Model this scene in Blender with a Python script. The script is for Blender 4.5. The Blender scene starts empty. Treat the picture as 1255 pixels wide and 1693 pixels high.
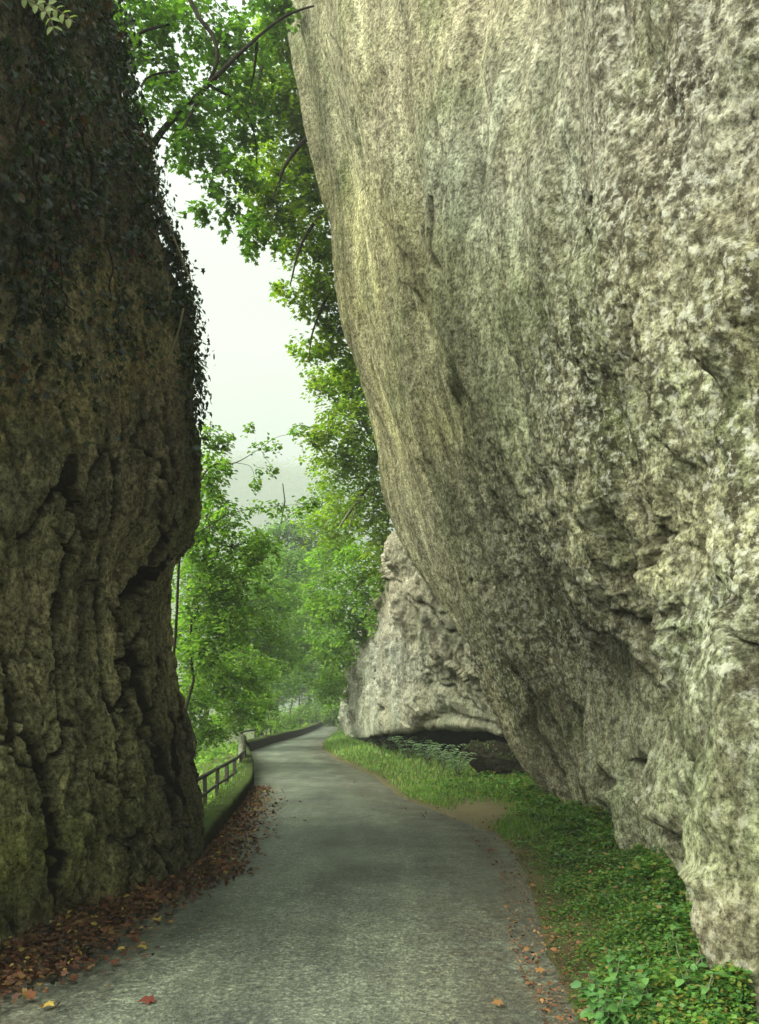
import bpy, math, numpy as np
from mathutils import Vector
R = math.radians
rng = np.random.default_rng(7)
scene = bpy.context.scene
col = scene.collection
FPX, HY, CX, EYE = 1400.0, 1170.0, 627.5, 1.9

def W(px, py, d):
    """a point of the photograph at the distance d (metres) from the camera plane"""
    return np.array([(px - CX) / FPX * d, d, EYE + (HY - py) / FPX * d])
def G(px, py, z=0.0):
    """the point on the level z seen at a point of the photograph"""
    d = (EYE - z) * FPX / (py - HY)
    return np.array([(px - CX) / FPX * d, d, z])

# ------------------------------------------------------------------ noise
_perm = np.random.default_rng(3).permutation(256)
_perm = np.concatenate([_perm, _perm, _perm]).astype(np.int64)
_grad = np.random.default_rng(5).normal(size=(256, 3)); _grad /= np.linalg.norm(_grad, axis=1)[:, None]
def noise(x, y, z):
    x, y, z = np.broadcast_arrays(np.asarray(x, float), np.asarray(y, float), np.asarray(z, float))
    xi, yi, zi = np.floor(x).astype(np.int64), np.floor(y).astype(np.int64), np.floor(z).astype(np.int64)
    xf, yf, zf = x - xi, y - yi, z - zi
    xi &= 255; yi &= 255; zi &= 255
    f = lambda t: t * t * t * (t * (t * 6 - 15) + 10)
    u, v, w = f(xf), f(yf), f(zf)
    def c(a, b, d):
        g = _grad[_perm[_perm[_perm[(xi + a) & 255] + ((yi + b) & 255)] + ((zi + d) & 255)] & 255]
        return g[..., 0] * (xf - a) + g[..., 1] * (yf - b) + g[..., 2] * (zf - d)
    l = lambda a, b, t: a + (b - a) * t
    return 1.6 * l(l(l(c(0,0,0), c(1,0,0), u), l(c(0,1,0), c(1,1,0), u), v),
                   l(l(c(0,0,1), c(1,0,1), u), l(c(0,1,1), c(1,1,1), u), v), w)
def fbm(x, y, z, o=4, g=0.5):
    s, a, t = 0, 1.0, 0
    for i in range(o):
        s = s + a * noise(x + 17 * i, y + 31 * i, z + 7 * i); t += a; a *= g
        x, y, z = x * 2.03, y * 2.03, z * 2.03
    return s / t
def ridge(x, y, z, o=3):
    s, a, t = 0, 1.0, 0
    for i in range(o):
        s = s + a * (1 - np.abs(noise(x + 11 * i, y + 5 * i, z + 23 * i)) * 2); t += a; a *= .5
        x, y, z = x * 2.1, y * 2.1, z * 2.1
    return s / t
def soften(h, n=2):
    for _ in range(n):
        for ax in (0, 1):
            h = .5 * h + .25 * (np.roll(h, 1, ax) + np.roll(h, -1, ax))
    return h
def sstep(a, b, x):
    t = np.clip((x - a) / (b - a), 0, 1); return t * t * (3 - 2 * t)

def blocks(u, v, seed=0):
    """broken rock: irregular plates in (u, v), each with its own offset and tilt -> height, distance to the nearest joint"""
    ui, vi = np.floor(u).astype(np.int64), np.floor(v).astype(np.int64)
    F1 = np.full(u.shape, 9.); F2 = np.full(u.shape, 9.); h = np.zeros(u.shape)
    for a in (-1, 0, 1):
        for b in (-1, 0, 1):
            k = _perm[(_perm[(ui + a + seed) & 255] + vi + b) & 255]; g = _grad[k]; g2 = _grad[(k * 7 + 13) & 255]
            du, dv = u - (ui + a + .5 + .38 * np.clip(g[..., 0] * 1.5, -1, 1)), v - (vi + b + .5 + .38 * np.clip(g[..., 1] * 1.5, -1, 1)); d = np.hypot(du, dv)
            hh = g[..., 2] * .6 + g2[..., 0] * du + g2[..., 1] * dv; m = d < F1
            F2 = np.where(m, F1, np.minimum(F2, d)); h = np.where(m, hh, h); F1 = np.where(m, d, F1)
    return h, F2 - F1
# ------------------------------------------------------------------ materials
class NT:
    def __init__(s, name):
        s.m = bpy.data.materials.new(name); s.m.use_nodes = True
        s.t = s.m.node_tree; s.n = s.t.nodes; s.b = s.n['Principled BSDF']; s.out = s.n['Material Output']
    def new(s, typ, **kw):
        n = s.n.new(typ)
        for k, v in kw.items(): setattr(n, k, v)
        return n
    def link(s, a, b): s.t.links.new(a, b)
    def coord(s): return s.new('ShaderNodeTexCoord').outputs['Object']
    def uv(s): return s.new('ShaderNodeTexCoord').outputs['UV']
    def mapping(s, src, scale):
        n = s.new('ShaderNodeMapping'); n.inputs['Scale'].default_value = scale
        s.link(src, n.inputs['Vector']); return n.outputs['Vector']
    def noise(s, src, scale, detail=4, rough=.55, dist=0):
        n = s.new('ShaderNodeTexNoise'); n.inputs['Scale'].default_value = scale; n.inputs['Detail'].default_value = detail
        n.inputs['Roughness'].default_value = rough; n.inputs['Distortion'].default_value = dist
        s.link(src, n.inputs['Vector']); return n.outputs['Fac']
    def ramp(s, src, pts, interp='LINEAR'):
        n = s.new('ShaderNodeValToRGB'); cr = n.color_ramp; cr.interpolation = interp
        while len(cr.elements) < len(pts): cr.elements.new(.5)
        for e, (p, c) in zip(cr.elements, pts):
            e.position = p; e.color = (*c, 1) if hasattr(c, '__len__') else (c, c, c, 1)
        s.link(src, n.inputs['Fac']); return n.outputs['Color']
    def mix(s, fac, a, b, mode='MIX'):
        n = s.new('ShaderNodeMix', data_type='RGBA', blend_type=mode)
        for i, v in ((0, fac), (6, a), (7, b)):
            sock = n.inputs[i]
            if hasattr(v, 'is_linked'): s.link(v, sock)
            elif hasattr(v, '__len__'): sock.default_value = (*v, 1)
            else: sock.default_value = v if i == 0 else (v, v, v, 1)
        return n.outputs[2]
    def attr(s, name):
        n = s.new('ShaderNodeAttribute'); n.attribute_name = name; return n
    def math(s, op, a, b=0.0):
        n = s.new('ShaderNodeMath', operation=op)
        for sock, v in ((n.inputs[0], a), (n.inputs[1], b)):
            if hasattr(v, 'is_linked'): s.link(v, sock)
            else: sock.default_value = v
        return n.outputs[0]
    def bump(s, h, strength, dist, prev=None):
        n = s.new('ShaderNodeBump'); n.inputs['Strength'].default_value = strength; n.inputs['Distance'].default_value = dist
        s.link(h, n.inputs['Height'])
        if prev: s.link(prev, n.inputs['Normal'])
        return n.outputs['Normal']
    def done(s, c, rough=.9, normal=None, spec=.3):
        if hasattr(c, 'is_linked'): s.link(c, s.b.inputs['Base Color'])
        else: s.b.inputs['Base Color'].default_value = (*c, 1)
        if hasattr(rough, 'is_linked'): s.link(rough, s.b.inputs['Roughness'])
        else: s.b.inputs['Roughness'].default_value = rough
        s.b.inputs['Specular IOR Level'].default_value = spec
        if normal: s.link(normal, s.b.inputs['Normal'])
        return s.m

def rock_material(name, speck=1.0, streak=1.0, moss=(.07, .09, .03), lichen=True, k=1.0):
    t = NT(name); o = t.coord(); uv = t.uv()
    tint = t.attr('tint').outputs['Color']
    c = t.mix(t.ramp(t.noise(o, .9, 5, .6), [(.35, 0), (.65, 1)]), tint, t.mix(.5, tint, (.30*k, .27*k, .19*k)))
    sv = t.mapping(uv, (2.6, .34, 1))
    st = t.ramp(t.noise(sv, 1.0, 8, .7, 1.2), [(.47, 0), (.66, 1)])
    c = t.mix(t.math('MULTIPLY', st, .42 * streak), c, (.115*k, .10*k, .055*k))
    st2 = t.ramp(t.noise(t.mapping(uv, (4.0, .9, 1)), 1.0, 8, .7, 1.0), [(.52, 0), (.68, 1)])
    c = t.mix(t.math('MULTIPLY', st2, .40 * streak), c, (.42*k, .39*k, .30*k))
    st3 = t.ramp(t.noise(t.mapping(uv, (1.3, .13, 1)), 1.0, 8, .68, .9), [(.45, 0), (.60, 1)])
    c = t.mix(t.math('MULTIPLY', st3, .50 * streak), c, (.165*k, .145*k, .085*k))
    gm = t.ramp(t.noise(o, .55, 6, .65), [(.50, 0), (.68, 1)])
    c = t.mix(t.math('MULTIPLY', gm, .68), c, moss)
    for sc, lo, hi, f in (((7.5, 2.6, 1), .40, 1.45, .65), ((2.0, .34, 1), .50, 1.35, .75)):
        g = t.ramp(t.noise(t.mapping(uv, sc), 1.0, 10, .74, .5), [(.37, lo), (.47, .80), (.54, 1.05), (.64, hi)])
        c = t.mix(f * min(1, speck), c, g, 'MULTIPLY')
    sp = t.ramp(t.noise(o, 11, 10, .78), [(.38, .30), (.48, .92), (.62, 1.5)])
    c = t.mix(.9 * speck, c, sp, 'MULTIPLY')
    c = t.mix(.9 * speck, c, t.ramp(t.noise(o, 27, 6, .75), [(.39, .26), (.48, .95), (.62, 1.55)]), 'MULTIPLY')
    pit = t.attr('pit').outputs['Fac']
    if lichen:
        dk = t.ramp(t.noise(t.mapping(o, (1, 1, .6)), 9, 7, .7), [(.44, 1), (.50, 0)])
        c = t.mix(t.math('MULTIPLY', t.math('MULTIPLY', dk, pit), .88), c, (.05*k, .043*k, .026*k))
        wh = t.ramp(t.noise(o, 11, 8, .72), [(.52, 0), (.60, 1)])
        c = t.mix(t.math('MULTIPLY', t.math('MULTIPLY', wh, pit), .85), c, (.54*k, .55*k, .45*k))
    d = t.attr('dirt_shade').outputs['Fac']
    c = t.mix(d, c, (.016, .011, .006) if lichen else (.007, .005, .003))  # near-black in cracks and pockets: their shade painted in along with dirt
    h1 = t.noise(o, 7, 8, .7); h2 = t.noise(o, 32, 6, .7)
    h3 = t.noise(t.mapping(uv, (6, 1.1, 1)), 1.0, 9, .72, .6)
    nrm = t.bump(h2, .9, .03, t.bump(h1, 1.0, .10, t.bump(h3, .8, .06)))
    return t.done(c, .95, nrm, .02)

def leaf_material(name, cols, trans=.45, rough=.55, spec=.3):
    t = NT(name)
    g = t.new('ShaderNodeNewGeometry')
    c = t.ramp(g.outputs['Random Per Island'], [(i / max(1, len(cols) - 1), x) for i, x in enumerate(cols)])
    nz = t.ramp(t.noise(t.coord(), .8, 3), [(.3, .65), (.7, 1.35)])
    c = t.mix(1.0, c, nz, 'MULTIPLY')
    t.done(c, rough, None, spec)
    tr = t.new('ShaderNodeBsdfTranslucent'); mx = t.new('ShaderNodeMixShader'); mx.inputs[0].default_value = trans
    c2 = t.mix(1.0, c, (1.5, 1.75, .8), 'MULTIPLY')
    t.link(c2, tr.inputs['Color']); t.link(t.b.outputs[0], mx.inputs[1]); t.link(tr.outputs[0], mx.inputs[2])
    t.link(mx.outputs[0], t.out.inputs['Surface'])
    return t.m

def bark_material(name, a, b, scale=6):
    t = NT(name); o = t.coord()
    n = t.noise(t.mapping(o, (1, 1, .25)), scale, 7, .7)
    c = t.ramp(n, [(.35, a), (.65, b)])
    return t.done(c, .9, t.bump(n, .8, .04), .04)

M = {}
M['cliff'] = rock_material('limestone_cliff', k=.80)
M['tower'] = rock_material('dark_weathered_rock', speck=1.0, streak=.8, moss=(.045, .055, .018), lichen=False, k=.44)
M['far'] = rock_material('pale_limestone', speck=.75, streak=.7, moss=(.13, .14, .08), lichen=False, k=.95)
M['boulder'] = rock_material('mossy_boulder', moss=(.03, .05, .012), lichen=False, k=.12)
M['canopy'] = leaf_material('leaves_canopy', [(.065,.125,.006), (.095,.16,.006), (.13,.19,.006), (.17,.21,.008)], .55)
M['canopy_dark'] = leaf_material('leaves_canopy_dark', [(.042,.095,.010), (.062,.13,.012), (.090,.16,.010)], .5)
M['valley'] = leaf_material('leaves_valley', [(.055,.120,.016), (.085,.165,.020), (.125,.21,.024), (.16,.23,.026)], .55)
M['fargreen'] = leaf_material('leaves_far', [(.070,.14,.036), (.10,.175,.040), (.13,.205,.044)], .55)  # distance haze painted into the leaf colour
M['yellow'] = leaf_material('leaves_yellowing', [(.10,.18,.018), (.14,.21,.020), (.19,.225,.022), (.12,.19,.018)], .6)
M['ivy'] = leaf_material('leaves_ivy', [(.006,.012,.004), (.010,.020,.005), (.016,.032,.006), (.034,.062,.012), (.026,.010,.005)], .3, .45, .3)
M['ivyrust'] = leaf_material('leaves_ivy_rust', [(.07,.020,.008), (.11,.035,.010), (.085,.06,.014), (.05,.075,.018)], .25, .5)
M['cover'] = leaf_material('leaves_ground', [(.016,.055,.009), (.030,.085,.012), (.048,.115,.014), (.070,.14,.016), (.12,.085,.016)], .4)
M['grass'] = leaf_material('grass_blades', [(.075,.17,.03), (.11,.21,.04), (.15,.23,.05), (.18,.20,.06)], .45)
M['nettle'] = leaf_material('leaves_nettle', [(.05,.13,.035), (.065,.155,.038), (.085,.18,.038)], .35, .6)
M['fern'] = leaf_material('leaves_fern', [(.11,.18,.11), (.15,.22,.14), (.19,.25,.15)], .35)
M['litter'] = leaf_material('leaves_fallen', [(.045,.017,.008), (.085,.028,.011), (.14,.048,.016), (.065,.030,.014), (.17,.095,.026), (.028,.016,.009), (.020,.013,.008)], .1, .75)
M['litter_yellow'] = leaf_material('leaves_fallen_yellow', [(.22,.15,.025), (.28,.2,.04)], .15, .7)
M['litter_tan'] = leaf_material('leaves_fallen_tan', [(.10,.045,.015), (.17,.085,.025), (.15,.06,.02)], .15, .7)
M['litter_red'] = leaf_material('leaves_fallen_red', [(.075,.016,.009), (.10,.022,.01)], .15, .7)
M['sprig'] = leaf_material('leaves_sprig', [(.16,.2,.06), (.2,.24,.08)], .4)
M['bark'] = bark_material('bark_dark', (.010, .008, .006), (.030, .025, .016))
M['barkgreen'] = bark_material('bark_grey_green', (.05, .06, .035), (.12, .13, .075))
M['stem'] = bark_material('stem_pale', (.12, .10, .055), (.22, .19, .11), 20)

def asphalt():
    t = NT('worn_asphalt'); o = t.coord()
    big = t.ramp(t.noise(o, .45, 6, .65), [(.38, (.046, .053, .035)), (.62, (.092, .102, .069))])
    edge = t.attr('edge').outputs['Fac']
    e2 = t.math('MULTIPLY', edge, t.ramp(t.noise(o, 1.6, 7, .7), [(.35, .15), (.6, 1)]))
    c = t.mix(e2, big, (.048, .042, .022))
    tr = t.ramp(t.noise(t.mapping(o, (2.6, .30, 1)), 1.0, 7, .65), [(.40, 1.2), (.60, .75)])
    c = t.mix(.9, c, tr, 'MULTIPLY')
    for sc, lo, hi in ((11, .70, 1.35), (26, .45, 1.75), (60, .45, 1.8)):
        c = t.mix(1.0, c, t.ramp(t.noise(o, sc, 5, .75), [(.38, lo), (.50, .95), (.62, hi)]), 'MULTIPLY')
    tk = t.attr('track').outputs['Fac']
    c = t.mix(t.math('MULTIPLY', tk, t.ramp(t.noise(o, .7, 6, .6), [(.35, .3), (.6, .9)])), c, t.mix(1.0, c, (1.35, 1.36, 1.33), 'MULTIPLY'))
    dk_ = t.ramp(t.noise(t.mapping(o, (1, .5, 1)), 1.3, 7, .7), [(.55, 0), (.66, .5)])
    c = t.mix(dk_, c, (.045, .046, .034))
    ch = t.ramp(t.noise(o, 21, 6, .8), [(.60, 0), (.66, 1)])
    c = t.mix(t.math('MULTIPLY', ch, .4), c, (.27, .29, .26))
    h = t.noise(o, 45, 6, .8); h2 = t.noise(o, 6, 5, .6)
    return t.done(c, t.ramp(t.noise(o, .8, 5), [(.3, .42), (.7, .70)]), t.bump(h, .8, .02, t.bump(h2, .4, .03)), .5)
M['asphalt'] = asphalt()
def soil(name, a, b, g, gf=.6):
    t = NT(name); o = t.coord()
    c = t.ramp(t.noise(o, 1.2, 6, .65), [(.35, a), (.65, b)])
    c = t.mix(t.math('MULTIPLY', t.ramp(t.noise(o, 2.3, 6, .7), [(.42, 0), (.6, 1)]), gf), c, g)
    c = t.mix(.8, c, t.ramp(t.noise(o, 40, 5, .8), [(.3, .5), (.7, 1.5)]), 'MULTIPLY')
    d = t.attr('bare').outputs['Fac']
    c = t.mix(d, c, t.mix(t.noise(o, 9, 6, .7), (.085, .072, .036), (.16, .14, .075)))
    return t.done(c, .95, t.bump(t.noise(o, 18, 6, .75), .9, .05), .02)
M['soil'] = soil('verge_soil', (.045, .035, .018), (.085, .07, .035), (.05, .08, .02))
M['ground'] = soil('woodland_floor', (.05, .06, .02), (.10, .10, .04), (.05, .10, .02))
M['hill'] = soil('wooded_slope', (.035, .075, .02), (.06, .105, .025), (.03, .06, .02))
M['caveshade'] = soil('painted_cave_shade', (.006, .005, .004), (.014, .011, .007), (.008, .011, .004), .4)  # the cave's darkness painted near-black on its roof and back wall
def mossy_wall():
    t = NT('mossy_stone'); o = t.coord()
    g = t.new('ShaderNodeNewGeometry'); sx = t.new('ShaderNodeSeparateXYZ'); t.link(g.outputs['Normal'], sx.inputs[0])
    c = t.ramp(t.noise(o, 5, 6, .7), [(.35, (.016, .016, .010)), (.7, (.050, .047, .030))])
    m = t.math('MULTIPLY', t.ramp(sx.outputs[2], [(.3, .06), (.8, 1)]), t.ramp(t.noise(o, 3.2, 5, .65), [(.35, .2), (.55, 1)]))
    c = t.mix(m, c, t.mix(t.noise(o, 22, 5, .7), (.035, .06, .014), (.085, .115, .028)))
    return t.done(c, .95, t.bump(t.noise(o, 14, 7, .75), 1.0, .05), .02)
M['mosswall'] = mossy_wall()
def simple(name, a, b, sc, rough=.8, bs=.5):
    t = NT(name); o = t.coord(); n = t.noise(o, sc, 7, .7)
    return t.done(t.ramp(n, [(.35, a), (.65, b)]), rough, t.bump(n, bs, .02), .25)
M['rail'] = simple('dark_weathered_timber', (.016, .015, .011), (.042, .038, .026), 18)
M['pale_stone'] = simple('pale_stone', (.16, .17, .11), (.33, .34, .26), 14)

# ------------------------------------------------------------------ mesh helpers
def mk(name, V, F, mat, parent=None, smooth=True, mats=None, mi=None):
    """V (n,3); F: (m,k) array or a list of such arrays"""
    V = np.ascontiguousarray(V, np.float32)
    Fs = F if isinstance(F, list) else [F]
    Fs = [np.asarray(f, np.int32) for f in Fs if len(f)]
    tot = np.concatenate([np.full(len(f), f.shape[1], np.int32) for f in Fs])
    loops = np.concatenate([f.ravel() for f in Fs])
    me = bpy.data.meshes.new(name)
    me.vertices.add(len(V)); me.vertices.foreach_set('co', V.ravel())
    me.loops.add(len(loops)); me.loops.foreach_set('vertex_index', loops)
    me.polygons.add(len(tot))
    me.polygons.foreach_set('loop_start', np.concatenate([[0], np.cumsum(tot)[:-1]]).astype(np.int32))
    me.polygons.foreach_set('loop_total', tot)
    me.polygons.foreach_set('use_smooth', np.full(len(tot), smooth))
    for m in (mats or [mat]): me.materials.append(m)
    if mi is not None: me.polygons.foreach_set('material_index', np.asarray(mi, np.int32))
    me.update(calc_edges=True); me.validate()
    o = bpy.data.objects.new(name, me); col.objects.link(o)
    if parent: o.parent = parent
    return o
def fattr(o, name, v):
    a = o.data.attributes.new(name, 'FLOAT', 'POINT'); a.data.foreach_set('value', np.ascontiguousarray(v, np.float32).ravel())
def cattr(o, name, c):
    a = o.data.attributes.new(name, 'FLOAT_COLOR', 'POINT')
    a.data.foreach_set('color', np.ascontiguousarray(np.concatenate([c, np.ones((len(c), 1))], 1), np.float32).ravel())
def uvmap(o, uv):
    me = o.data; vi = np.empty(len(me.loops), np.int32); me.loops.foreach_get('vertex_index', vi)
    l = me.uv_layers.new(name='strike'); l.data.foreach_set('uv', np.ascontiguousarray(uv[vi], np.float32).ravel())
def tag(o, label=None, cat=None, group=None, kind=None):
    for k, v in (('label', label), ('category', cat), ('group', group), ('kind', kind)):
        if v: o[k] = v
    return o
def empty(name, loc, label, cat, group=None):
    o = bpy.data.objects.new(name, None); col.objects.link(o); o.location = tuple(float(v) for v in loc); o.empty_display_size = .3
    return tag(o, label, cat, group)
def setparent(child, root):
    """parent a mesh built in world coordinates to an Empty standing at its base"""
    off = np.array(root.location)
    me = child.data; co = np.empty(len(me.vertices) * 3, np.float32); me.vertices.foreach_get('co', co)
    co = co.reshape(-1, 3) - off.astype(np.float32); me.vertices.foreach_set('co', co.ravel()); me.update()
    child.parent = root
    return child
def grid_faces(nu, nv, flip=False):
    i = np.arange(nu * nv).reshape(nu, nv)
    f = np.stack([i[:-1, :-1], i[1:, :-1], i[1:, 1:], i[:-1, 1:]], -1).reshape(-1, 4)
    return f[:, ::-1] if flip else f
def catmull(P, ns):
    """P (n,...) control points along axis 0, ns samples per segment"""
    P = np.asarray(P, float); E = np.concatenate([[2 * P[0] - P[1]], P, [2 * P[-1] - P[-2]]])
    out = []
    for i, n in enumerate(ns):
        p0, p1, p2, p3 = E[i:i + 4]
        t = (np.arange(n) / n).reshape((-1,) + (1,) * (P.ndim - 1))
        out.append(.5 * (2 * p1 + (p2 - p0) * t + (2 * p0 - 5 * p1 + 4 * p2 - p3) * t ** 2 + (3 * p1 - p0 - 3 * p2 + p3) * t ** 3))
    out.append(P[-1:]); return np.concatenate(out)
class Tubes:
    def __init__(s): s.V, s.F, s.n = [], [], 0
    def add(s, pts, r, sides=7, cap=True):
        pts = np.asarray(pts, float); n = len(pts); r = np.broadcast_to(np.asarray(r, float), (n,))
        tan = np.gradient(pts, axis=0); tan /= np.linalg.norm(tan, axis=1)[:, None] + 1e-9
        up = np.array([0, 0, 1.]) if abs(tan[:, 2]).mean() < .8 else np.array([1., 0, 0])
        a = np.cross(tan, up); a /= np.linalg.norm(a, axis=1)[:, None] + 1e-9; b = np.cross(tan, a)
        th = np.arange(sides) / sides * 2 * np.pi
        V = pts[:, None] + r[:, None, None] * (np.cos(th)[None, :, None] * a[:, None] + np.sin(th)[None, :, None] * b[:, None])
        i = np.arange(n * sides).reshape(n, sides) + s.n; j = np.roll(i, -1, 1)
        s.V.append(V.reshape(-1, 3)); s.F.append(np.stack([i[:-1], j[:-1], j[1:], i[1:]], -1).reshape(-1, 4)); s.n += n * sides
    def build(s, name, mat, parent=None): return mk(name, np.concatenate(s.V), np.concatenate(s.F), mat, parent)
def wobble(p, q, n, amp, r=rng, sag=0):
    """a crooked line from p to q"""
    t = np.linspace(0, 1, n)[:, None]; p, q = np.asarray(p, float), np.asarray(q, float)
    L = np.linalg.norm(q - p); o = np.cumsum(r.normal(size=(n, 3)), 0) * L * amp / math.sqrt(n)
    o -= o[0] + (o[-1] - o[0]) * t
    L0 = p + (q - p) * t + o; L0[:, 2] += sag * np.sin(t[:, 0] * np.pi); return L0

# leaf templates: (verts, quads) lying in xy, along +x, length 1
def tmpl_oval(w=.34, fold=.10, droop=.08):
    v = np.array([[0,0,0],[.32,w,fold],[.72,w*.75,fold-droop],[1,0,-droop*1.6],[.72,-w*.75,fold-droop],[.32,-w,fold],[.35,0,0],[.72,0,-droop*.6]])
    f = np.array([[0,6,1,1],[6,7,2,1],[7,3,2,2],[0,5,6,6],[6,5,4,7],[7,4,3,3]])
    return v, [np.array([[6,7,2,1],[6,5,4,7]]), np.array([[0,6,1],[7,3,2],[0,5,6],[7,4,3]])]
def tmpl_simple(w=.36, fold=.12):
    v = np.array([[0,0,0],[.35,w,fold],[.75,w*.7,fold*.6],[1,0,-.08],[.75,-w*.7,fold*.6],[.35,-w,fold]])
    return v, [np.array([[0,3,2,1],[0,5,4,3]])]
def tmpl_maple():
    v = np.array([[0,0,0],[-.02,.38,.03],[.28,.26,.05],[.42,.52,-.02],[.58,.2,.04],[1,0,-.06],[.58,-.2,.04],[.42,-.52,-.02],[.28,-.26,.05],[-.02,-.38,.03],[.3,0,-.03]])
    return v, [np.array([[0,10,2,1],[10,4,3,2],[0,9,8,10],[10,8,7,6]]), np.array([[10,5,4],[10,6,5]])]
OVAL, SIMPLE, MAPLE = tmpl_oval(), tmpl_simple(), tmpl_maple()
def leaves(P, X, N, S, T):
    """leaf meshes at P, pointing along X, facing N, of size S -> V, F list"""
    v, fs = T; n = len(P)
    X = X / (np.linalg.norm(X, axis=1)[:, None] + 1e-9)
    N = N - (N * X).sum(1)[:, None] * X; N /= np.linalg.norm(N, axis=1)[:, None] + 1e-9
    Y = np.cross(N, X); S = np.broadcast_to(S, (n,))
    V = P[:, None] + S[:, None, None] * (v[None, :, :1] * X[:, None] + v[None, :, 1:2] * Y[:, None] + v[None, :, 2:] * N[:, None])
    off = (np.arange(n) * len(v))[:, None, None]
    return V.reshape(-1, 3), [(f[None] + off).reshape(-1, f.shape[1]) for f in fs]
def rnd(n, r=rng): return r.normal(size=(n, 3))

# ------------------------------------------------------------------ world, sun, camera
w = bpy.data.worlds.new('World'); scene.world = w; w.use_nodes = True
nt = w.node_tree; bg = nt.nodes['Background']
SUN_EL, SUN_AZ = R(38), R(-116)            # azimuth from +Y, negative = to the left
sky = nt.nodes.new('ShaderNodeTexSky'); sky.sky_type = 'NISHITA'; sky.sun_disc = False
sky.sun_elevation = SUN_EL; sky.sun_rotation = SUN_AZ; sky.air_density = 1.0; sky.dust_density = 4.0; sky.ozone_density = 1.0
hs = nt.nodes.new('ShaderNodeHueSaturation'); hs.inputs['Saturation'].default_value = .22; hs.inputs['Value'].default_value = 1.0
nt.links.new(sky.outputs[0], hs.inputs['Color'])
mx = nt.nodes.new('ShaderNodeMix'); mx.data_type = 'RGBA'; mx.blend_type = 'MULTIPLY'; mx.inputs[0].default_value = 1
mx.inputs[7].default_value = (.87, 1.0, .90, 1)
nt.links.new(hs.outputs[0], mx.inputs[6])
# an overcast sky is dimmer towards the horizon than overhead
tc = nt.nodes.new('ShaderNodeTexCoord'); sx = nt.nodes.new('ShaderNodeSeparateXYZ'); nt.links.new(tc.outputs['Generated'], sx.inputs[0])
mr = nt.nodes.new('ShaderNodeValToRGB'); nt.links.new(sx.outputs[2], mr.inputs['Fac'])
for e, (p, v) in zip(mr.color_ramp.elements, ((0.0, .25), (1.0, 1.8))): e.position = p; e.color = (v, v, v, 1)
e = mr.color_ramp.elements.new(.45); e.color = (.38, .38, .38, 1)
m2 = nt.nodes.new('ShaderNodeMix'); m2.data_type = 'RGBA'; m2.blend_type = 'MULTIPLY'; m2.inputs[0].default_value = 1
nt.links.new(mx.outputs[2], m2.inputs[6]); nt.links.new(mr.outputs[0], m2.inputs[7]); nt.links.new(m2.outputs[2], bg.inputs['Color'])
bg.inputs['Strength'].default_value = .13
sl = bpy.data.lights.new('sun', 'SUN'); sl.energy = 2.4; sl.angle = R(50); sl.color = (1, .96, .85)
so = bpy.data.objects.new('sun', sl); col.objects.link(so)
sd = Vector((math.sin(SUN_AZ) * math.cos(SUN_EL), math.cos(SUN_AZ) * math.cos(SUN_EL), math.sin(SUN_EL)))
so.rotation_euler = sd.to_track_quat('Z', 'Y').to_euler(); so.location = (-10, 5, 40)
cam = bpy.data.cameras.new('camera'); co_ = bpy.data.objects.new('camera', cam); col.objects.link(co_)
co_.location = (0, 0, EYE); co_.rotation_euler = (R(90), 0, 0)
cam.sensor_fit = 'HORIZONTAL'; cam.sensor_width = 36; cam.lens = FPX / 1255 * 36; cam.shift_y = (HY - 846.5) / 1255
cam.clip_end = 5000; cam.clip_start = .05; scene.camera = co_
scene.view_settings.view_transform = 'Standard'; scene.view_settings.look = 'None'
scene.view_settings.exposure = 2.3; scene.view_settings.gamma = 1

# ------------------------------------------------------------------ rock surfaces
def proj(V):
    return CX + FPX * V[..., 0] / np.maximum(V[..., 1], .5), HY - FPX * (V[..., 2] - EYE) / np.maximum(V[..., 1], .5)
def polydist(px, py, pts):
    """distance to a polyline and the side (+ = to its right going down)"""
    best = np.full(px.shape, 1e9); side = np.zeros(px.shape); tt = np.zeros(px.shape)
    pts = np.asarray(pts, float); n = len(pts) - 1
    for i in range(n):
        a, b = pts[i], pts[i + 1]; d = b - a; L2 = (d * d).sum()
        t = np.clip(((px - a[0]) * d[0] + (py - a[1]) * d[1]) / L2, 0, 1)
        ex, ey = px - a[0] - t * d[0], py - a[1] - t * d[1]; q = np.hypot(ex, ey); m = q < best
        best = np.where(m, q, best); side = np.where(m, np.sign(d[1] * ex - d[0] * ey), side); tt = np.where(m, (i + t) / n, tt)
    return best, side, tt
def surface(P, nu, nv, out):
    """P (cols, rows, 3) control points -> dense grid, normals pointing towards `out`, arc lengths"""
    S = catmull(P, nu); S = np.swapaxes(catmull(np.swapaxes(S, 0, 1), nv), 0, 1)
    du = np.gradient(S, axis=0); dv = np.gradient(S, axis=1); N = np.cross(du, dv)
    N /= np.linalg.norm(N, axis=2)[..., None] + 1e-9
    mid = N[S.shape[0] // 2, S.shape[1] // 2]
    flip = mid @ np.asarray(out) < 0
    if flip: N = -N
    a = np.concatenate([[0], np.cumsum(np.median(np.linalg.norm(np.diff(S, axis=0), axis=2), 1))])
    b = np.concatenate([[0], np.cumsum(np.median(np.linalg.norm(np.diff(S, axis=1), axis=2), 0))])
    A, B = np.meshgrid(a, b, indexing='ij')
    return S, N, A, B, flip
def tints(px, py, pts):
    """colour of the rock: broad patches of differently stained stone, some brightened to offset shade, blended"""
    pts = [(x, y, s, c) for x, y, s, c in pts]; num = 0; den = 0
    for x, y, s, c in pts:
        k = np.exp(-(((px - x) / s) ** 2 + ((py - y) / s) ** 2)) + 1e-6
        num = num + k[..., None] * np.array(c); den = den + k
    return num / den[..., None]

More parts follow.
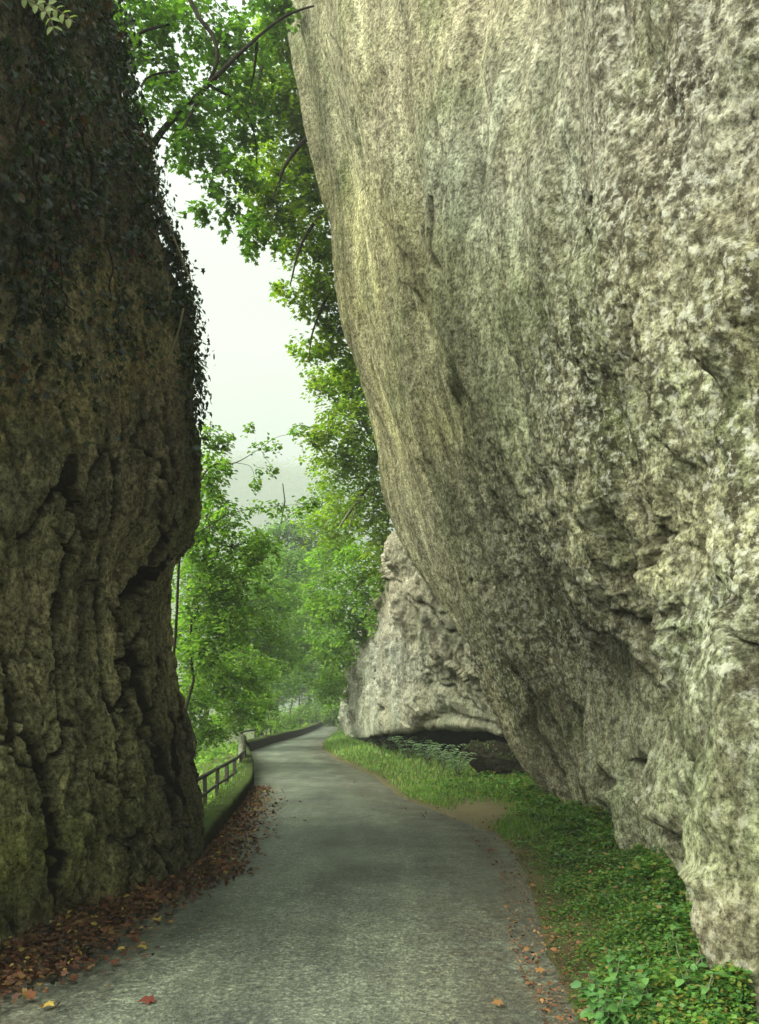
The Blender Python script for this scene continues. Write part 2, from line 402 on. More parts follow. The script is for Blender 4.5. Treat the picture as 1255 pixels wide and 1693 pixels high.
# ---- the big overhanging cliff
rows = [-350, 0, 245, 480, 700, 890, 1080]
cl = [
 # px on each row, distance ; last entry the base
 ([455, 490, 545, 570, 622, 684, 805], [20.5, 19.3, 19, 19, 19, 19, 19], (912, 19.0)),
 ([585, 606, 640, 680, 722, 785, 862], [15, 14.4, 14.2, 14.2, 14, 14, 14], (968, 14.0)),
 ([742, 755, 768, 790, 830, 922, 1000], [12.2, 11.8, 11.7, 11.6, 11.6, 11.4, 11.4], (1040, 11.4)),
 ([900, 900, 905, 932, 980, 1040, 1090], [9.3, 9.0, 8.8, 8.7, 8.6, 8.5, 8.5], (1082, 8.3)),
 ([1085, 1080, 1080, 1100, 1130, 1160, 1180], [7.2, 6.9, 6.8, 6.7, 6.6, 6.5, 6.4], (1178, 6.1)),
 ([1330, 1320, 1310, 1300, 1300, 1300, 1275], [5.4, 5.3, 5.3, 5.2, 5.1, 4.9, 4.8], (1196, 4.85)),
 ([1900, 1850, 1820, 1800, 1780, 1760, 1690], [3.9, 3.9, 3.8, 3.8, 3.7, 3.6, 3.5], (1640, 3.5)),
]
P = []
for xs, ds, (bx, bd) in cl:
    c = [W(x, y, d) for x, y, d in zip(xs, rows, ds)]
    b = G(bx, HY + EYE * FPX / bd); mid = .5 * (c[-1] + b); mid[0] += .05
    c += [mid, b + np.array([-.02, 0, -.25])]
    P.append(c)
back1 = [p + np.array([-.42, 1.4, 0] if i < 3 else [.45, .9, 0]) for i, p in enumerate(P[0])]
back2 = [p + np.array([3.0, 5, 0]) for p in back1]
behind = [p + np.array([.6 + .2 * i * 0, -9, 0]) for i, p in enumerate(P[-1])]
P = np.array([back2, back1] + P + [behind])
S, N, A, B, fl = surface(P, [10, 26, 100, 100, 100, 95, 80, 26, 14], [50, 112, 108, 104, 96, 92, 70, 66], (-1, -.5, 0))
px, py = proj(S)
ppm = np.clip(np.linalg.norm(S, axis=2) / 9.0, .6, 2.2); ja = 7 / ppm ** 2
jx = px + ja * fbm(px / 60, py / 90, 0.3, 3) * 2; jy = py + ja * fbm(px / 60, py / 90, 5.3, 3) * 2
D = np.zeros(px.shape); dirt_shade = np.zeros(px.shape)
x3, y3, z3 = S[..., 0], S[..., 1], S[..., 2]
D += -.16 + .38 * fbm(A * .22, B * .12, 1.0, 3)
D += .14 * (ridge(A * .55 + .25 * fbm(A * .4, B * .3, 2, 2), B * .10, 4.0, 2) - .5)
D += .075 * (ridge(A * 1.1 + .9 * fbm(A * .9, B * .7, 3, 3), B * .36 + .5 * fbm(A * .7, B * .5, 6, 2), 9.0, 3) - .5)
D += .06 * fbm(A * 2.6, B * .8, 14.0, 5, .6)
w1 = A * .42 + .5 * fbm(A * .25, B * .08, 61., 2) + .05 * fbm(A * 1.4, B * .3, 65., 2); saw = w1 - np.floor(w1)
D += .34 * sstep(0, .08, saw) * (1 - saw) * sstep(-.35, .25, fbm(A * .3, B * .22, 68., 2))
w1 = A * 1.25 + .7 * fbm(A * .5, B * .14, 71., 2) + .08 * fbm(A * 3, B * .5, 75., 2); saw = w1 - np.floor(w1)
D += .13 * sstep(0, .10, saw) * (1 - saw) * sstep(-.2, .35, fbm(A * .5, B * .35, 78., 2))
hb, eb = blocks(A * .42 + .30 * fbm(A * .5, B * .16, 101., 2), B * .15 + .22 * fbm(A * .6, B * .25, 105., 3) + A * .10, 3); D += .24 * soften(hb, 40)
hb, eb2 = blocks(A * 1.3 + .30 * fbm(A * 1.2, B * .32, 111., 2), B * .50 + .3 * fbm(A * 1.5, B * .6, 115., 3) + A * .3, 57); D += .07 * soften(hb, 10)
D -= .05 * sstep(.10, .0, eb) * sstep(-.1, .3, fbm(A * .4, B * .3, 118., 2)); np.maximum(dirt_shade, .55 * sstep(.05, .0, eb) * sstep(-.1, .3, fbm(A * .4, B * .3, 118., 2)), out=dirt_shade)
pitm = np.clip(sstep(740, 1010, px + .25 * (py - 600)) * (1 - .75 * sstep(950, 1200, py)) + .22, 0, 1)
pitm = np.clip(pitm * (.75 + .9 * fbm(px / 130, py / 200, 8., 3)), .15, 1)
D += .085 * pitm * fbm(x3 * 2.2, y3 * 2.2, z3 * 1.6, 5, .6)
D += .034 * (.20 + pitm) * fbm(x3 * 8, y3 * 8, z3 * 6, 3, .65)
D += .024 * (.25 + pitm) * fbm(x3 * 19, y3 * 19, z3 * 15, 3, .65)
def carve(D, pts, wpx, depth, taper=True, dk=.6):
    d, s, t = polydist(jx, jy, pts)
    wv = wpx * ((.35 + .65 * np.sin(np.clip(t, .02, .98) * np.pi)) if taper else 1) * (.8 + .5 * fbm(px / 30, py / 30, 11., 2))
    f = np.exp(-(d / np.maximum(wv, .5)) ** 2); D -= depth * f
    np.maximum(dirt_shade, dk * f, out=dirt_shade)  # crevice shade painted in with the dirt
def step(D, pts, wpx, h, left=True):
    d, s, t = polydist(jx, jy, pts)
    sd = d * s * (-1 if left else 1)            # positive on the raised side
    D += 1.05 * h * sstep(-10, 8, sd) * np.exp(-np.maximum(sd, 0) / wpx) * np.sin(np.clip(t, .03, .97) * np.pi) ** .5
STEPSL = [([(760,890),(840,1010),(885,1110),(912,1190),(932,1320)], 60, .16), ([(700,690),(760,800),(830,930)], 40, .10), ([(600,280),(640,450),(668,600)], 40, .08)]
STEPS = [
 ([(940,1080),(1000,1225),(1035,1325),(1050,1420)], 70, .20), ([(880,930),(940,1050),(990,1150),(1030,1280)], 50, .14), ([(1010,1040),(1050,1160),(1085,1290),(1100,1400)], 50, .14),
 ([(905,790),(932,865),(972,915),(1003,965),(1032,1012),(1062,1062),(1085,1130)], 90, .52),
 ([(770,150),(778,350),(786,480),(812,620),(838,705),(872,775),(905,835),(925,900)], 70, .36),
 ([(752,60),(750,170),(756,260),(764,330)], 60, .22),
 ([(640,120),(655,300),(668,420),(690,560),(700,640)], 40, .14),
 ([(700,760),(770,880),(800,960),(850,1080),(880,1180),(930,1300)], 45, .22),
 ([(810,960),(850,1060),(905,1170),(960,1290),(1000,1370)], 40, .20),
 ([(960,1180),(1000,1270),(1040,1330),(1056,1400)], 30, .2),
 ([(1060,1100),(1100,1230),(1150,1330),(1185,1440),(1200,1520)], 40, .25),
 ([(980,330),(960,420),(985,560),(1010,640)], 60, .18),
 ([(1100,420),(1090,560),(1110,660),(1150,780)], 60, .18),
]
for pts, wpx, h in STEPS: step(D, pts, wpx, h, left=False)
for pts, wpx, h in STEPSL: step(D, pts, wpx, h, left=True)
CARVES = [
 ([(752,80),(746,170),(752,250),(760,330)], 6, .10), ([(776,200),(782,420),(790,500)], 5, .10),
 ([(830,700),(858,760),(885,805),(905,835)], 9, .16), ([(905,800),(935,880),(972,925),(1005,975)], 8, .18),
 ([(1132,1300),(1150,1370),(1172,1425),(1184,1470),(1190,1530),(1188,1580)], 9, .5), ([(1064,1255),(1070,1300),(1085,1330)], 13, .30),
 ([(1178,395),(1182,430),(1192,470)], 13, .22), ([(958,330),(965,355),(975,385)], 12, .2), ([(1112,850),(1122,900),(1108,930)], 15, .2),
 ([(1188,20),(1200,60),(1212,110)], 14, .22), ([(1225,930),(1240,1000),(1252,1080)], 13, .28), ([(1070,540),(1085,600),(1110,640),(1128,700)], 6, .16),
 ([(960,420),(970,500),(968,540)], 7, .16), ([(1045,910),(1075,960),(1120,990)], 10, .16), ([(1050,1000),(1085,1050),(1130,1090)], 11, .16),
 ([(690,760),(720,830),(760,890)], 4, .10), ([(680,640),(700,700),(735,780)], 4, .08), ([(800,950),(822,1030),(850,1100)], 5, .10),
 ([(560,60),(600,130),(612,165)], 7, .12), ([(745,330),(752,420),(765,450)], 9, .12), ([(1180,690),(1195,760),(1200,820)], 8, .16),
 ([(1190,1130),(1205,1210),(1212,1280)], 8, .2), ([(1030,1250),(1045,1310),(1050,1380)], 5, .12), ([(870,1120),(900,1210),(930,1290)], 6, .14),
]
for pts, wpx, h in CARVES: carve(D, pts, .62 * wpx, .7 * h, dk=.75)
# rusty brown stains in the hollows, drawn out along the strike
for sx_, sy_, a_, b_, k_ in ((1115,885,26,60,.85), (1062,955,20,45,.7), (1100,1045,34,40,.75), (965,352,13,26,.75), (1184,432,13,34,.8), (1195,65,20,50,.75), (1240,1000,16,90,.8), (893,815,10,40,.7), (1150,1010,18,50,.6), (1075,1295,12,34,.8),
                             (745,205,7,60,.6), (600,120,14,50,.5), (1095,610,22,70,.55), (980,520,14,70,.5), (800,520,10,60,.45), (1200,760,14,60,.6), (1155,1125,24,60,.5), (870,760,12,60,.5), (1030,1010,10,40,.6), (840,1180,10,70,.4), (1160,900,14,40,.6), (985,930,10,40,.6), (690,430,9,60,.4), (650,300,10,50,.4)):
    u_ = (jx - sx_ - .28 * (jy - sy_)) / a_; v_ = (jy - sy_) / b_
    f = np.exp(-(u_ ** 2 + v_ ** 2)) * sstep(-.45, .15, fbm(px / 14, py / 26, 31., 3)); np.maximum(dirt_shade, k_ * f, out=dirt_shade); D -= .10 * k_ * f
# the lime crust ends raggedly above the foot of the cliff, which is set back
low = sstep(1500, 1516, py + 30 * fbm(px / 9, 0 * py, 2.2, 3) - .28 * (px - 1130)) * sstep(1058, 1080, px) * sstep(1202, 1190, px)
D -= .22 * low
D *= sstep(0, .25, np.minimum(1, (A / A.max()) * 20))
V = S + N * D[..., None]
cliff = mk('cliff', V.reshape(-1, 3), grid_faces(*S.shape[:2], flip=not fl), M['cliff'])
T = tints(px, py, [(780,960,70,(.42,.38,.26)), (880,1080,70,(.40,.36,.26)), (960,1230,60,(.38,.35,.25)), (560,120,110,(.30,.28,.20)), (590,450,120,(.36,.32,.18)), (640,700,120,(.36,.32,.19)), (690,100,110,(.36,.31,.23)), (720,560,110,(.25,.24,.14)),  # lower left face lightened in colour to make up for its shade
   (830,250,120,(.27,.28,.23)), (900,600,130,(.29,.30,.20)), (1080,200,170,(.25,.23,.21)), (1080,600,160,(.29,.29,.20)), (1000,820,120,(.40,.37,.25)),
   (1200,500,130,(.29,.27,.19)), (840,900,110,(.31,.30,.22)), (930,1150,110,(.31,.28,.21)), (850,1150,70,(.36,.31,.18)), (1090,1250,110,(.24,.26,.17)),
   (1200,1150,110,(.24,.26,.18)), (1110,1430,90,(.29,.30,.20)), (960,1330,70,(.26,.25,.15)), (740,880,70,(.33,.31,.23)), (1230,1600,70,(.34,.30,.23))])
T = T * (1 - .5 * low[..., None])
cattr(cliff, 'tint', T.reshape(-1, 3) * np.array([1.02, 1.09, .89])); fattr(cliff, 'pit', pitm); fattr(cliff, 'dirt_shade', np.clip(dirt_shade, 0, 1))
uvmap(cliff, np.stack([A, B], -1).reshape(-1, 2))
tag(cliff, 'huge grey beige limestone cliff leaning out over the road', 'cliff')

# ---- the pale rock wall farther on, undercut by a low cave
lipz = lambda py, d: EYE + (HY - py) / FPX * d
fw = [  # px, py of: top ledge, upper, middle, lower, lip ; distance ; cave depth
 ([(985,800),(985,930),(985,1060),(985,1150),(985,1250)], 21.5, 3.4),
 ([(860,845),(865,950),(868,1070),(870,1140),(872,1228)], 22.2, 4.0),
 ([(770,865),(778,960),(782,1070),(785,1130),(790,1207)], 24, 4.2),
 ([(700,872),(706,965),(712,1070),(714,1140),(716,1203)], 26, 4.4),
 ([(655,884),(654,960),(660,1060),(660,1140),(660,1209)], 28, 3.6),
 ([(641,925),(644,985),(628,1060),(622,1140),(620,1211)], 31, 2.2),
 ([(604,1030),(602,1075),(594,1120),(592,1170),(596,1217)], 39, .5),
 ([(572,1080),(566,1120),(563,1150),(566,1185),(570,1212)], 52, .2),
 ([(600,1085),(590,1120),(586,1150),(588,1185),(592,1206)], 62, .2),
]
P = []
for pts, d, cd in fw:
    c = [W(pts[0][0] + 25, pts[0][1] - 10, d + 1.0)] + [W(x, y, d - q) for (x, y), q in zip(pts, (3.2, 2.6, 1.5, .6, 0))]
    lip = c[-1].copy(); inn = lip + np.array([.35 * cd, cd, -.10]); bk = inn + np.array([.1, .3, 0]); bk[2] = -.5
    q = .5 * (lip + inn); q[2] = lip[2] + .02
    c += [q, inn, bk]; P.append(c)
S, N, A, B, fl = surface(np.array(P), [18, 50, 46, 42, 40, 44, 44, 20], [12, 40, 44, 36, 34, 14, 14, 16], (-.3, -1, 0))
px, py = proj(S); jx = px + 5 * fbm(px / 25, py / 25, .3, 3) * 2; jy = py + 5 * fbm(px / 25, py / 25, 5.3, 3) * 2
w1 = (A + B) * .75 + .9 * fbm(A * .4, B * .4, 92., 3) + .2 * fbm(A * 3, B * 3, 95., 3); saw = w1 - np.floor(w1)
D = .22 * sstep(0, .07, saw) * (1 - saw) * sstep(-.2, .3, fbm(A * .5, B * .5, 98., 2)) + .06 * fbm(A * 9, B * 7, 33., 3, .65) + .32 * fbm(A * .25, B * .2, 21., 3) + .20 * (ridge(A * .6 + .3 * B, B * .5 - .4 * A, 25., 3) - .5) + .13 * fbm(A * 1.6, B * 1.0, 28., 4, .6) + .05 * fbm(A * 6, B * 4, 3., 3)
hb, eb = blocks(A * .55 + .3 * fbm(A * .8, B * .8, 131., 3) - B * .3, B * .4 + .3 * fbm(A * .8, B * .8, 135., 3) + A * .3, 21); D += .12 * soften(hb, 3)
dirt_shade = np.zeros(px.shape)
for pts, wpx, h in [([(617,1035),(622,1080),(618,1120),(628,1170),(630,1200)], 2.2, .35), ([(650,960),(664,962),(672,968)], 4, .25), ([(690,980),(740,1030),(800,1090),(830,1140)], 3, .25),
                    ([(735,1020),(760,1050),(790,1062)], 5, .3), ([(700,1090),(750,1140),(800,1180)], 3, .2), ([(680,920),(710,950),(730,990)], 4, .25), ([(574,1150),(576,1175),(578,1190)], 2, .2)]:
    d, s, t = polydist(jx, jy, pts); f = np.exp(-(d / (.6 * wpx)) ** 2); D -= .45 * h * f; dirt_shade = np.maximum(dirt_shade, .8 * f)  # groove shade painted in with the dirt
# a second, higher undercut above the cave
d, s, t = polydist(jx, jy, [(700,1196),(735,1183),(770,1190),(800,1205),(840,1215)]); D -= .5 * np.exp(-(d / 9) ** 2)
rowi = np.arange(S.shape[1])[None, :]; D = D * (1 - .8 * sstep(135, 166, rowi)) - .0 * D
V = S + N * D[..., None]
far = mk('crag', V.reshape(-1, 3), grid_faces(*S.shape[:2], flip=not fl), None, mats=[M['far'], M['caveshade']],
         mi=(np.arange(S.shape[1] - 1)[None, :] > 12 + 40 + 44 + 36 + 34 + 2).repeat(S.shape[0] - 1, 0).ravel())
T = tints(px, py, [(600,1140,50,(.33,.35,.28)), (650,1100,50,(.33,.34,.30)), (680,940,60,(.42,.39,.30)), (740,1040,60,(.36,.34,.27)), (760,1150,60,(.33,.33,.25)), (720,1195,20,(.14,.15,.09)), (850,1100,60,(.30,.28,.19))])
cattr(far, 'tint', T.reshape(-1, 3) * np.array([.70, .73, .68])); fattr(far, 'pit', px * 0); fattr(far, 'dirt_shade', dirt_shade); uvmap(far, np.stack([A, B], -1).reshape(-1, 2))
tag(far, 'pale rounded rock wall undercut by a low dark cave beside the grass', 'crag')

# ---- the dark rock tower
rows = [-350, 0, 270, 440, 600, 770, 850, 930, 1080, 1250, 1345]
edge = [126, 158, 232, 280, 300, 308, 300, 264, 262, 298, 324]
cols = [(1.0, 9.7), (.68, 8.35), (.34, 7.3), (-.05, 6.35)]
P = []
for k, d in cols:                       # pixel columns of the face
    c = [W(e * k, y, d + (.25 if (k == 1.0 and y in (930, 1080)) else 0)) for e, y in zip(edge, rows)]
    c.append(G(322 * k + (10 if k < .9 else 0), HY + EYE * FPX / d) + np.array([0, 0, -.15])); P.append(c)
P.append([W(-320, y, 5.0) for y in rows] + [W(-320, 1740, 5.0)])
P.append([p + np.array([-2.2, -.5, 0]) for p in P[-1]])
P.append([p + np.array([-5, 1.5, 0]) for p in P[-1]])
z = np.array([p[2] for p in P[0]])
b1 = [p + np.array([-.45, 1.5, 0]) for p in P[0]]; b2 = [p + np.array([-2.4, 2.6, 0]) for p in P[0]]; b3 = [p + np.array([-8, 2.2, 0]) for p in P[0]]
P = np.array([b3, b2, b1] + P)
S, N, A, B, fl = surface(P, [10, 20, 34, 95, 95, 90, 50, 16, 10], [50, 100, 66, 62, 62, 34, 36, 62, 68, 44, 44], (.4, -1, 0))
px, py = proj(S); jx = px + 4.5 * fbm(px / 40, py / 34, .7, 3, .5) * 2; jy = py + 4.5 * fbm(px / 40, py / 34, 7.7, 3, .5) * 2
D = .12 * fbm(A * .4, B * .3, 41., 3) + .06 * (ridge(A * .9 + .3 * fbm(A, B * .5, 3, 2), B * .22, 44., 2) - .5) + .06 * fbm(A * 2.2, B * .9, 48., 4, .6)
cr = ridge(A * 1.5 + .6 * fbm(A * .8, B * .8, 1., 3), B * .42, 52., 1)
crk = sstep(.945, .985, cr) * sstep(550, 900, py); D -= .10 * crk
cr2 = ridge(A * 3.6 + .8 * fbm(A * 1.5, B * 1.2, 1., 3), B * 1.0, 58., 1)
crk2 = sstep(.94, .99, cr2) * sstep(450, 750, py); D -= .04 * crk2
D += .05 * fbm(S[..., 0] * 5, S[..., 1] * 5, S[..., 2] * 3.2, 4, .65) + .028 * fbm(S[..., 0] * 17, S[..., 1] * 17, S[..., 2] * 9, 4, .7)
D += .022 * fbm(S[..., 0] * 34, S[..., 1] * 34, S[..., 2] * 15, 3, .7) + .05 * (ridge(A * 5 + 1.2 * fbm(A * 2, B * 1.2, 2., 3), B * 1.5, 91., 2) - .5) * sstep(300, 700, py)
w1 = A * 1.6 + .9 * fbm(A * .8, B * .35, 81., 3) + .2 * fbm(A * 4, B * 2, 85., 3); saw = w1 - np.floor(w1)
D += .09 * sstep(0, .06, saw) * (1 - saw) * sstep(-.2, .3, fbm(A * .7, B * .5, 88., 2))
hb, eb = blocks(A * 1.15 + .35 * fbm(A * 1.5, B * .7, 141., 3), B * .45 + .35 * fbm(A * 1.2, B * .7, 145., 3), 5); lowm = sstep(520, 820, py)
hb2, eb2 = blocks(A * 3.2 + .45 * fbm(A * 3.5, B * 1.6, 151., 3), B * 1.25 + .45 * fbm(A * 3., B * 1.6, 155., 3), 91)
j1 = sstep(.052, .022, eb) * lowm; j2 = sstep(.075, .025, eb2) * lowm * sstep(-.15, .15, fbm(A * 1.2, B * .8, 158., 2))
D += .055 * soften(hb, 3) + .022 * soften(hb2, 2) - .05 * j1 - .025 * j2
dirt_shade = np.maximum(np.maximum(.5 * crk, .4 * crk2), np.maximum(.95 * j1, .75 * j2))
K = [([(104,660),(110,709),(120,748),(108,801),(130,837),(146,880),(152,907),(157,957),(143,1010),(152,1069),(141,1118),(142,1164),(133,1190),(122,1232),(118,1297)], 8.5, .42),
 ([(120,745),(112,790),(128,840),(150,905),(157,955)], 11, .3),
 ([(170,957),(198,1007),(226,1045)], 6, .3),
 ([(292,922),(256,943),(235,985),(226,1031),(227,1088),(232,1183),(228,1240),(236,1312),(213,1346),(205,1370)], 8.5, .42),
 ([(282,935),(250,960),(238,1000)], 10, .3),
 ([(283,1088),(273,1164),(259,1221),(270,1278),(262,1323),(260,1370)], 7, .3), ([(262,1200),(281,1240),(300,1297),(311,1354),(318,1400)], 8, .28), ([(250,1090),(246,1160),(252,1230)], 5, .25),
 ([(15,1060),(23,1099),(42,1152),(45,1202),(68,1255),(82,1316),(80,1373),(61,1418)], 6.5, .30), ([(104,1190),(76,1228),(68,1255)], 4, .15),
 ([(227,720),(262,744),(284,768),(298,819)], 4.5, .16), ([(125,1061),(102,1126),(87,1179)], 2.6, .12), ([(182,1126),(177,1202),(186,1263),(197,1335)], 3, .14),
 ([(78,581),(74,635)], 3.5, .14), ([(57,712),(64,752)], 3, .12), ([(43,815),(50,844)], 3, .1), ([(103,875),(124,925),(145,978)], 4, .18), ([(0,870),(15,910),(22,935)], 4, .16),
 ([(232,985),(240,1060),(236,1120)], 4, .15), ([(275,800),(282,850),(278,900)], 4, .14), ([(150,1300),(160,1380),(150,1450)], 5, .12), ([(245,1370),(240,1430)], 6, .12), ([(95,1340),(100,1420),(90,1500)], 5, .12),
 ([(300,1180),(312,1260),(325,1330)], 6, .2)]
exr = np.interp(py, rows, edge)
for pts, wpx, h in K:
    pts = [(x - (20 if x > 205 else 4), y) for x, y in pts]
    d, s, t = polydist(jx, jy, pts); wv = 1.0 * wpx * (.45 + .55 * np.sin(np.clip(t, .05, .95) * np.pi)) * (.85 + .6 * fbm(px / 12, py / 18, 3., 2))
    f = np.exp(-(d / np.maximum(wv, .6)) ** 8 * .8); D -= .7 * h * f * sstep(4, 45, exr - px) * (S[..., 1] < 9.9); dirt_shade = np.maximum(dirt_shade, np.clip(1.25 * f, 0, 1))  # shade inside the cracks painted black together with dirt
V = S + N * D[..., None]
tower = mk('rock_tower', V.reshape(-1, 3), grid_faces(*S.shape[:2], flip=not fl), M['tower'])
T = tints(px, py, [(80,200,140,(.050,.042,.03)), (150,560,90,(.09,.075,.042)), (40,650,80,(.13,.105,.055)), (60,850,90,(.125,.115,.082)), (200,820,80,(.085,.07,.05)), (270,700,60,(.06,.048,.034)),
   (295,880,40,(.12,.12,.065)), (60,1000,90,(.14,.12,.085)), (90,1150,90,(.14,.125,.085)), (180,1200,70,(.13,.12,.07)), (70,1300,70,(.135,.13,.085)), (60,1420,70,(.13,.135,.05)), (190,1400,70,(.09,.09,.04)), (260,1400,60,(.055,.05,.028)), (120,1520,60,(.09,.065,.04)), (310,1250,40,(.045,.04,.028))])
cattr(tower, 'tint', T.reshape(-1, 3) * np.array([2.75, 2.7, 1.9]) * (1 - .48 * sstep(640, 330, py)).reshape(-1, 1) * (1 - .45 * sstep(150, 300, px) * sstep(500, 800, py)).reshape(-1, 1)); fattr(tower, 'pit', px * 0); fattr(tower, 'dirt_shade', np.clip(dirt_shade, 0, 1)); uvmap(tower, np.stack([A, B], -1).reshape(-1, 2))
tag(tower, 'dark cracked rock tower with ivy on top standing at the road edge', 'rock')
TW = dict(V=V.reshape(-1, 3), N=N.reshape(-1, 3), px=px.ravel(), py=py.ravel(), A=A.ravel(), B=B.ravel())

# ------------------------------------------------------------------ ground, road, verge
LEFT = [(-2.6, -10), (-2.5, 2), (-2.35, 6), (-2.15, 9), (-2.25, 11.2), (-2.62, 16), (-3.05, 20.6), (-4.2, 28), (-5.5, 36), (-5.6, 46), (-5.35, 59), (-5.7, 80), (-6.75, 103), (-12, 122)]
RIGHT = [(1.1, -10), (1.1, 2), (1.2, 5.1), (1.33, 6.8), (1.66, 9.5), (1.75, 11.2), (1.72, 12.7), (1.07, 15.4), (.42, 18.1), (-.1, 23), (-1.5, 30.6), (-2.7, 39), (-3.0, 48), (-3.1, 60), (-3.9, 80), (-6.3, 104), (-11.5, 125)]
def xl(y): return np.interp(y, [p[1] for p in LEFT], [p[0] for p in LEFT])
def xr(y): return np.interp(y, [p[1] for p in RIGHT], [p[0] for p in RIGHT])
ys = np.concatenate([np.arange(-10, 12, .12), np.arange(12, 40, .3), np.arange(40, 126, 1.0)])
us = np.linspace(-.06, 1.0, 44)
YY, UU = np.meshgrid(ys, us, indexing='ij'); l, r = xl(YY), xr(YY)
wig = .06 * noise(YY * .9, 0 * YY, 3.) + .04 * noise(YY * 3, 0 * YY, 8.)
XX = l + (r + wig - l) * UU
ZZ = .006 + .035 * np.sin(np.clip(UU, 0, 1) * np.pi) + .008 * noise(XX * .8, YY * .8, 0)
road = mk('road', np.stack([XX, YY, ZZ], -1).reshape(-1, 3), grid_faces(len(ys), len(us), True), M['asphalt'])
fattr(road, 'edge', np.clip(sstep(.50, .95, UU + .10 * fbm(XX * 1.2, YY * .7, 5, 3)) * 1.0 + .9 * sstep(.22, 0.02, UU), 0, 1)); fattr(road, 'track', np.exp(-((UU - .30) / .09) ** 2) + np.exp(-((UU - .68) / .09) ** 2)); tag(road, kind='structure')
# ground sheet: level beside the road, falling to the valley on the left
gx = np.concatenate([-np.geomspace(1600, 12, 32), np.arange(-11.5, 8, .45), np.geomspace(8.5, 1000, 22)])
gy = np.concatenate([np.arange(-30, 120, 1.2), np.geomspace(122, 1640, 32)])
GX, GY = np.meshgrid(gx, gy, indexing='ij')
def gz(x, y):
    e = xl(np.clip(y, -10, 122)) - x                      # metres to the left of the road edge
    z = -.04 - .30 * sstep(.45, 1.1, e) - 3.2 * sstep(1.4, 9, e) + 6 * sstep(60, 160, e) + .10 * fbm(x * .5, y * .5, 0, 3)* sstep(.4, 2, e)
    return z - .05
ground = mk('ground', np.stack([GX, GY, gz(GX, GY)], -1).reshape(-1, 3), grid_faces(len(gx), len(gy)), M['ground']); tag(ground, kind='structure')
# verge: soil bank between the road and the foot of the cliff
yv = np.concatenate([np.arange(-4, 20, .15), np.arange(20, 62, .5)]); uv_ = np.linspace(-.05, 1, 40)
VY, VU = np.meshgrid(yv, uv_, indexing='ij')
foot = lambda y: np.interp(y, [-5, 4.5, 5, 6.2, 8.4, 11.5, 14, 19, 22, 26, 30, 36, 44, 52, 62], [2.0, 1.95, 2.1, 2.55, 2.85, 3.6, 3.7, 4.6, 6.5, 6.0, 4.5, 1.5, 0, -2.0, -2.3])
VX = xr(VY) + (foot(VY) - xr(VY)) * VU
def vz(x, y):
    t = np.clip((x - xr(y)) / np.maximum(foot(y) - xr(y), .3), -.1, 1)
    return .012 + .16 * sstep(.05, .6, t) + .05 * fbm(x * 1.5, y * 1.5, 2., 3) * sstep(0, .3, t) - .03 * (t < .0)
verge = mk('verge', np.stack([VX, VY, vz(VX, VY)], -1).reshape(-1, 3), grid_faces(len(yv), len(uv_), True), M['soil']); tag(verge, kind='structure')
vpx, vpy = proj(np.stack([VX, VY, vz(VX, VY)], -1))
bare = np.exp(-(((vpx - 785) / 75) ** 2 + ((vpy - 1343) / 24) ** 2)) * 1.3 + .55 * sstep(.16, .02, VU) * (VY > 11)
bare = np.clip(bare + .35 * fbm(VX * 2, VY * 2, 0, 3) - .1, 0, 1); fattr(verge, 'bare', bare)
fattr(ground, 'bare', GX * 0)
def bareness(x, y):
    p, q = CX + FPX * x / y, HY + FPX * (EYE - .1) / y
    return np.exp(-(((p - 785) / 75) ** 2 + ((q - 1343) / 24) ** 2)) * 1.5
# dark bank at the far end of the road
bk = np.array([[-6.6, 105], [-5.2, 90], [-4.0, 76], [-3.3, 66]])
# ------------------------------------------------------------------ low mossy wall along the road
def wall_strip(pts, h, wdt, name, label):
    pts = catmull(np.array(pts, float), [max(6, int(np.hypot(*(np.array(pts[i + 1]) - pts[i])) * 6)) if True else 0 for i in range(len(pts) - 1)])
    t = np.gradient(pts, axis=0); t /= np.linalg.norm(t, axis=1)[:, None]; nrm = np.stack([-t[:, 1], t[:, 0]], 1)    # to the left
    prof = np.array([(0, -.3), (0, .0), (.0, .5), (.01, .85), (.05, .98), (.15, 1.03), (.5, 1.06), (.85, 1.03), (.97, .95), (1, .6), (1, -.8)])
    q = pts[:, None] + nrm[:, None] * (prof[None, :, :1] * wdt); zz = np.broadcast_to(prof[None, :, 1] * h, q.shape[:2]).copy()
    n1 = fbm(q[..., 0] * 3, q[..., 1] * 3, zz * 3, 3); k = .05 * min(1, h / .3)
    q = q + nrm[:, None] * (n1 * k)[..., None]; zz = zz + .6 * k * fbm(q[..., 0] * 4 + 9, q[..., 1] * 4, zz * 4, 3) * (prof[None, :, 1] > .5)
    V = np.concatenate([q, zz[..., None]], -1)
    o = mk(name, V.reshape(-1, 3), grid_faces(len(pts), len(prof), False), M['mosswall']); return tag(o, label, 'wall')
wall_strip([(-2.22, 10.2), (-2.27, 11.2), (-2.64, 16), (-3.07, 20.6), (-4.2, 28), (-5.5, 35.5)], .27, .42, 'low_wall', 'low mossy stone wall running from the dark rock past the railing')
wall_strip([(-5.56, 36.2), (-5.62, 46), (-5.37, 59), (-5.72, 80), (-6.77, 103), (-12, 122)], .42, .5, 'low_wall', 'far low wall edging the road where it bends out of sight')

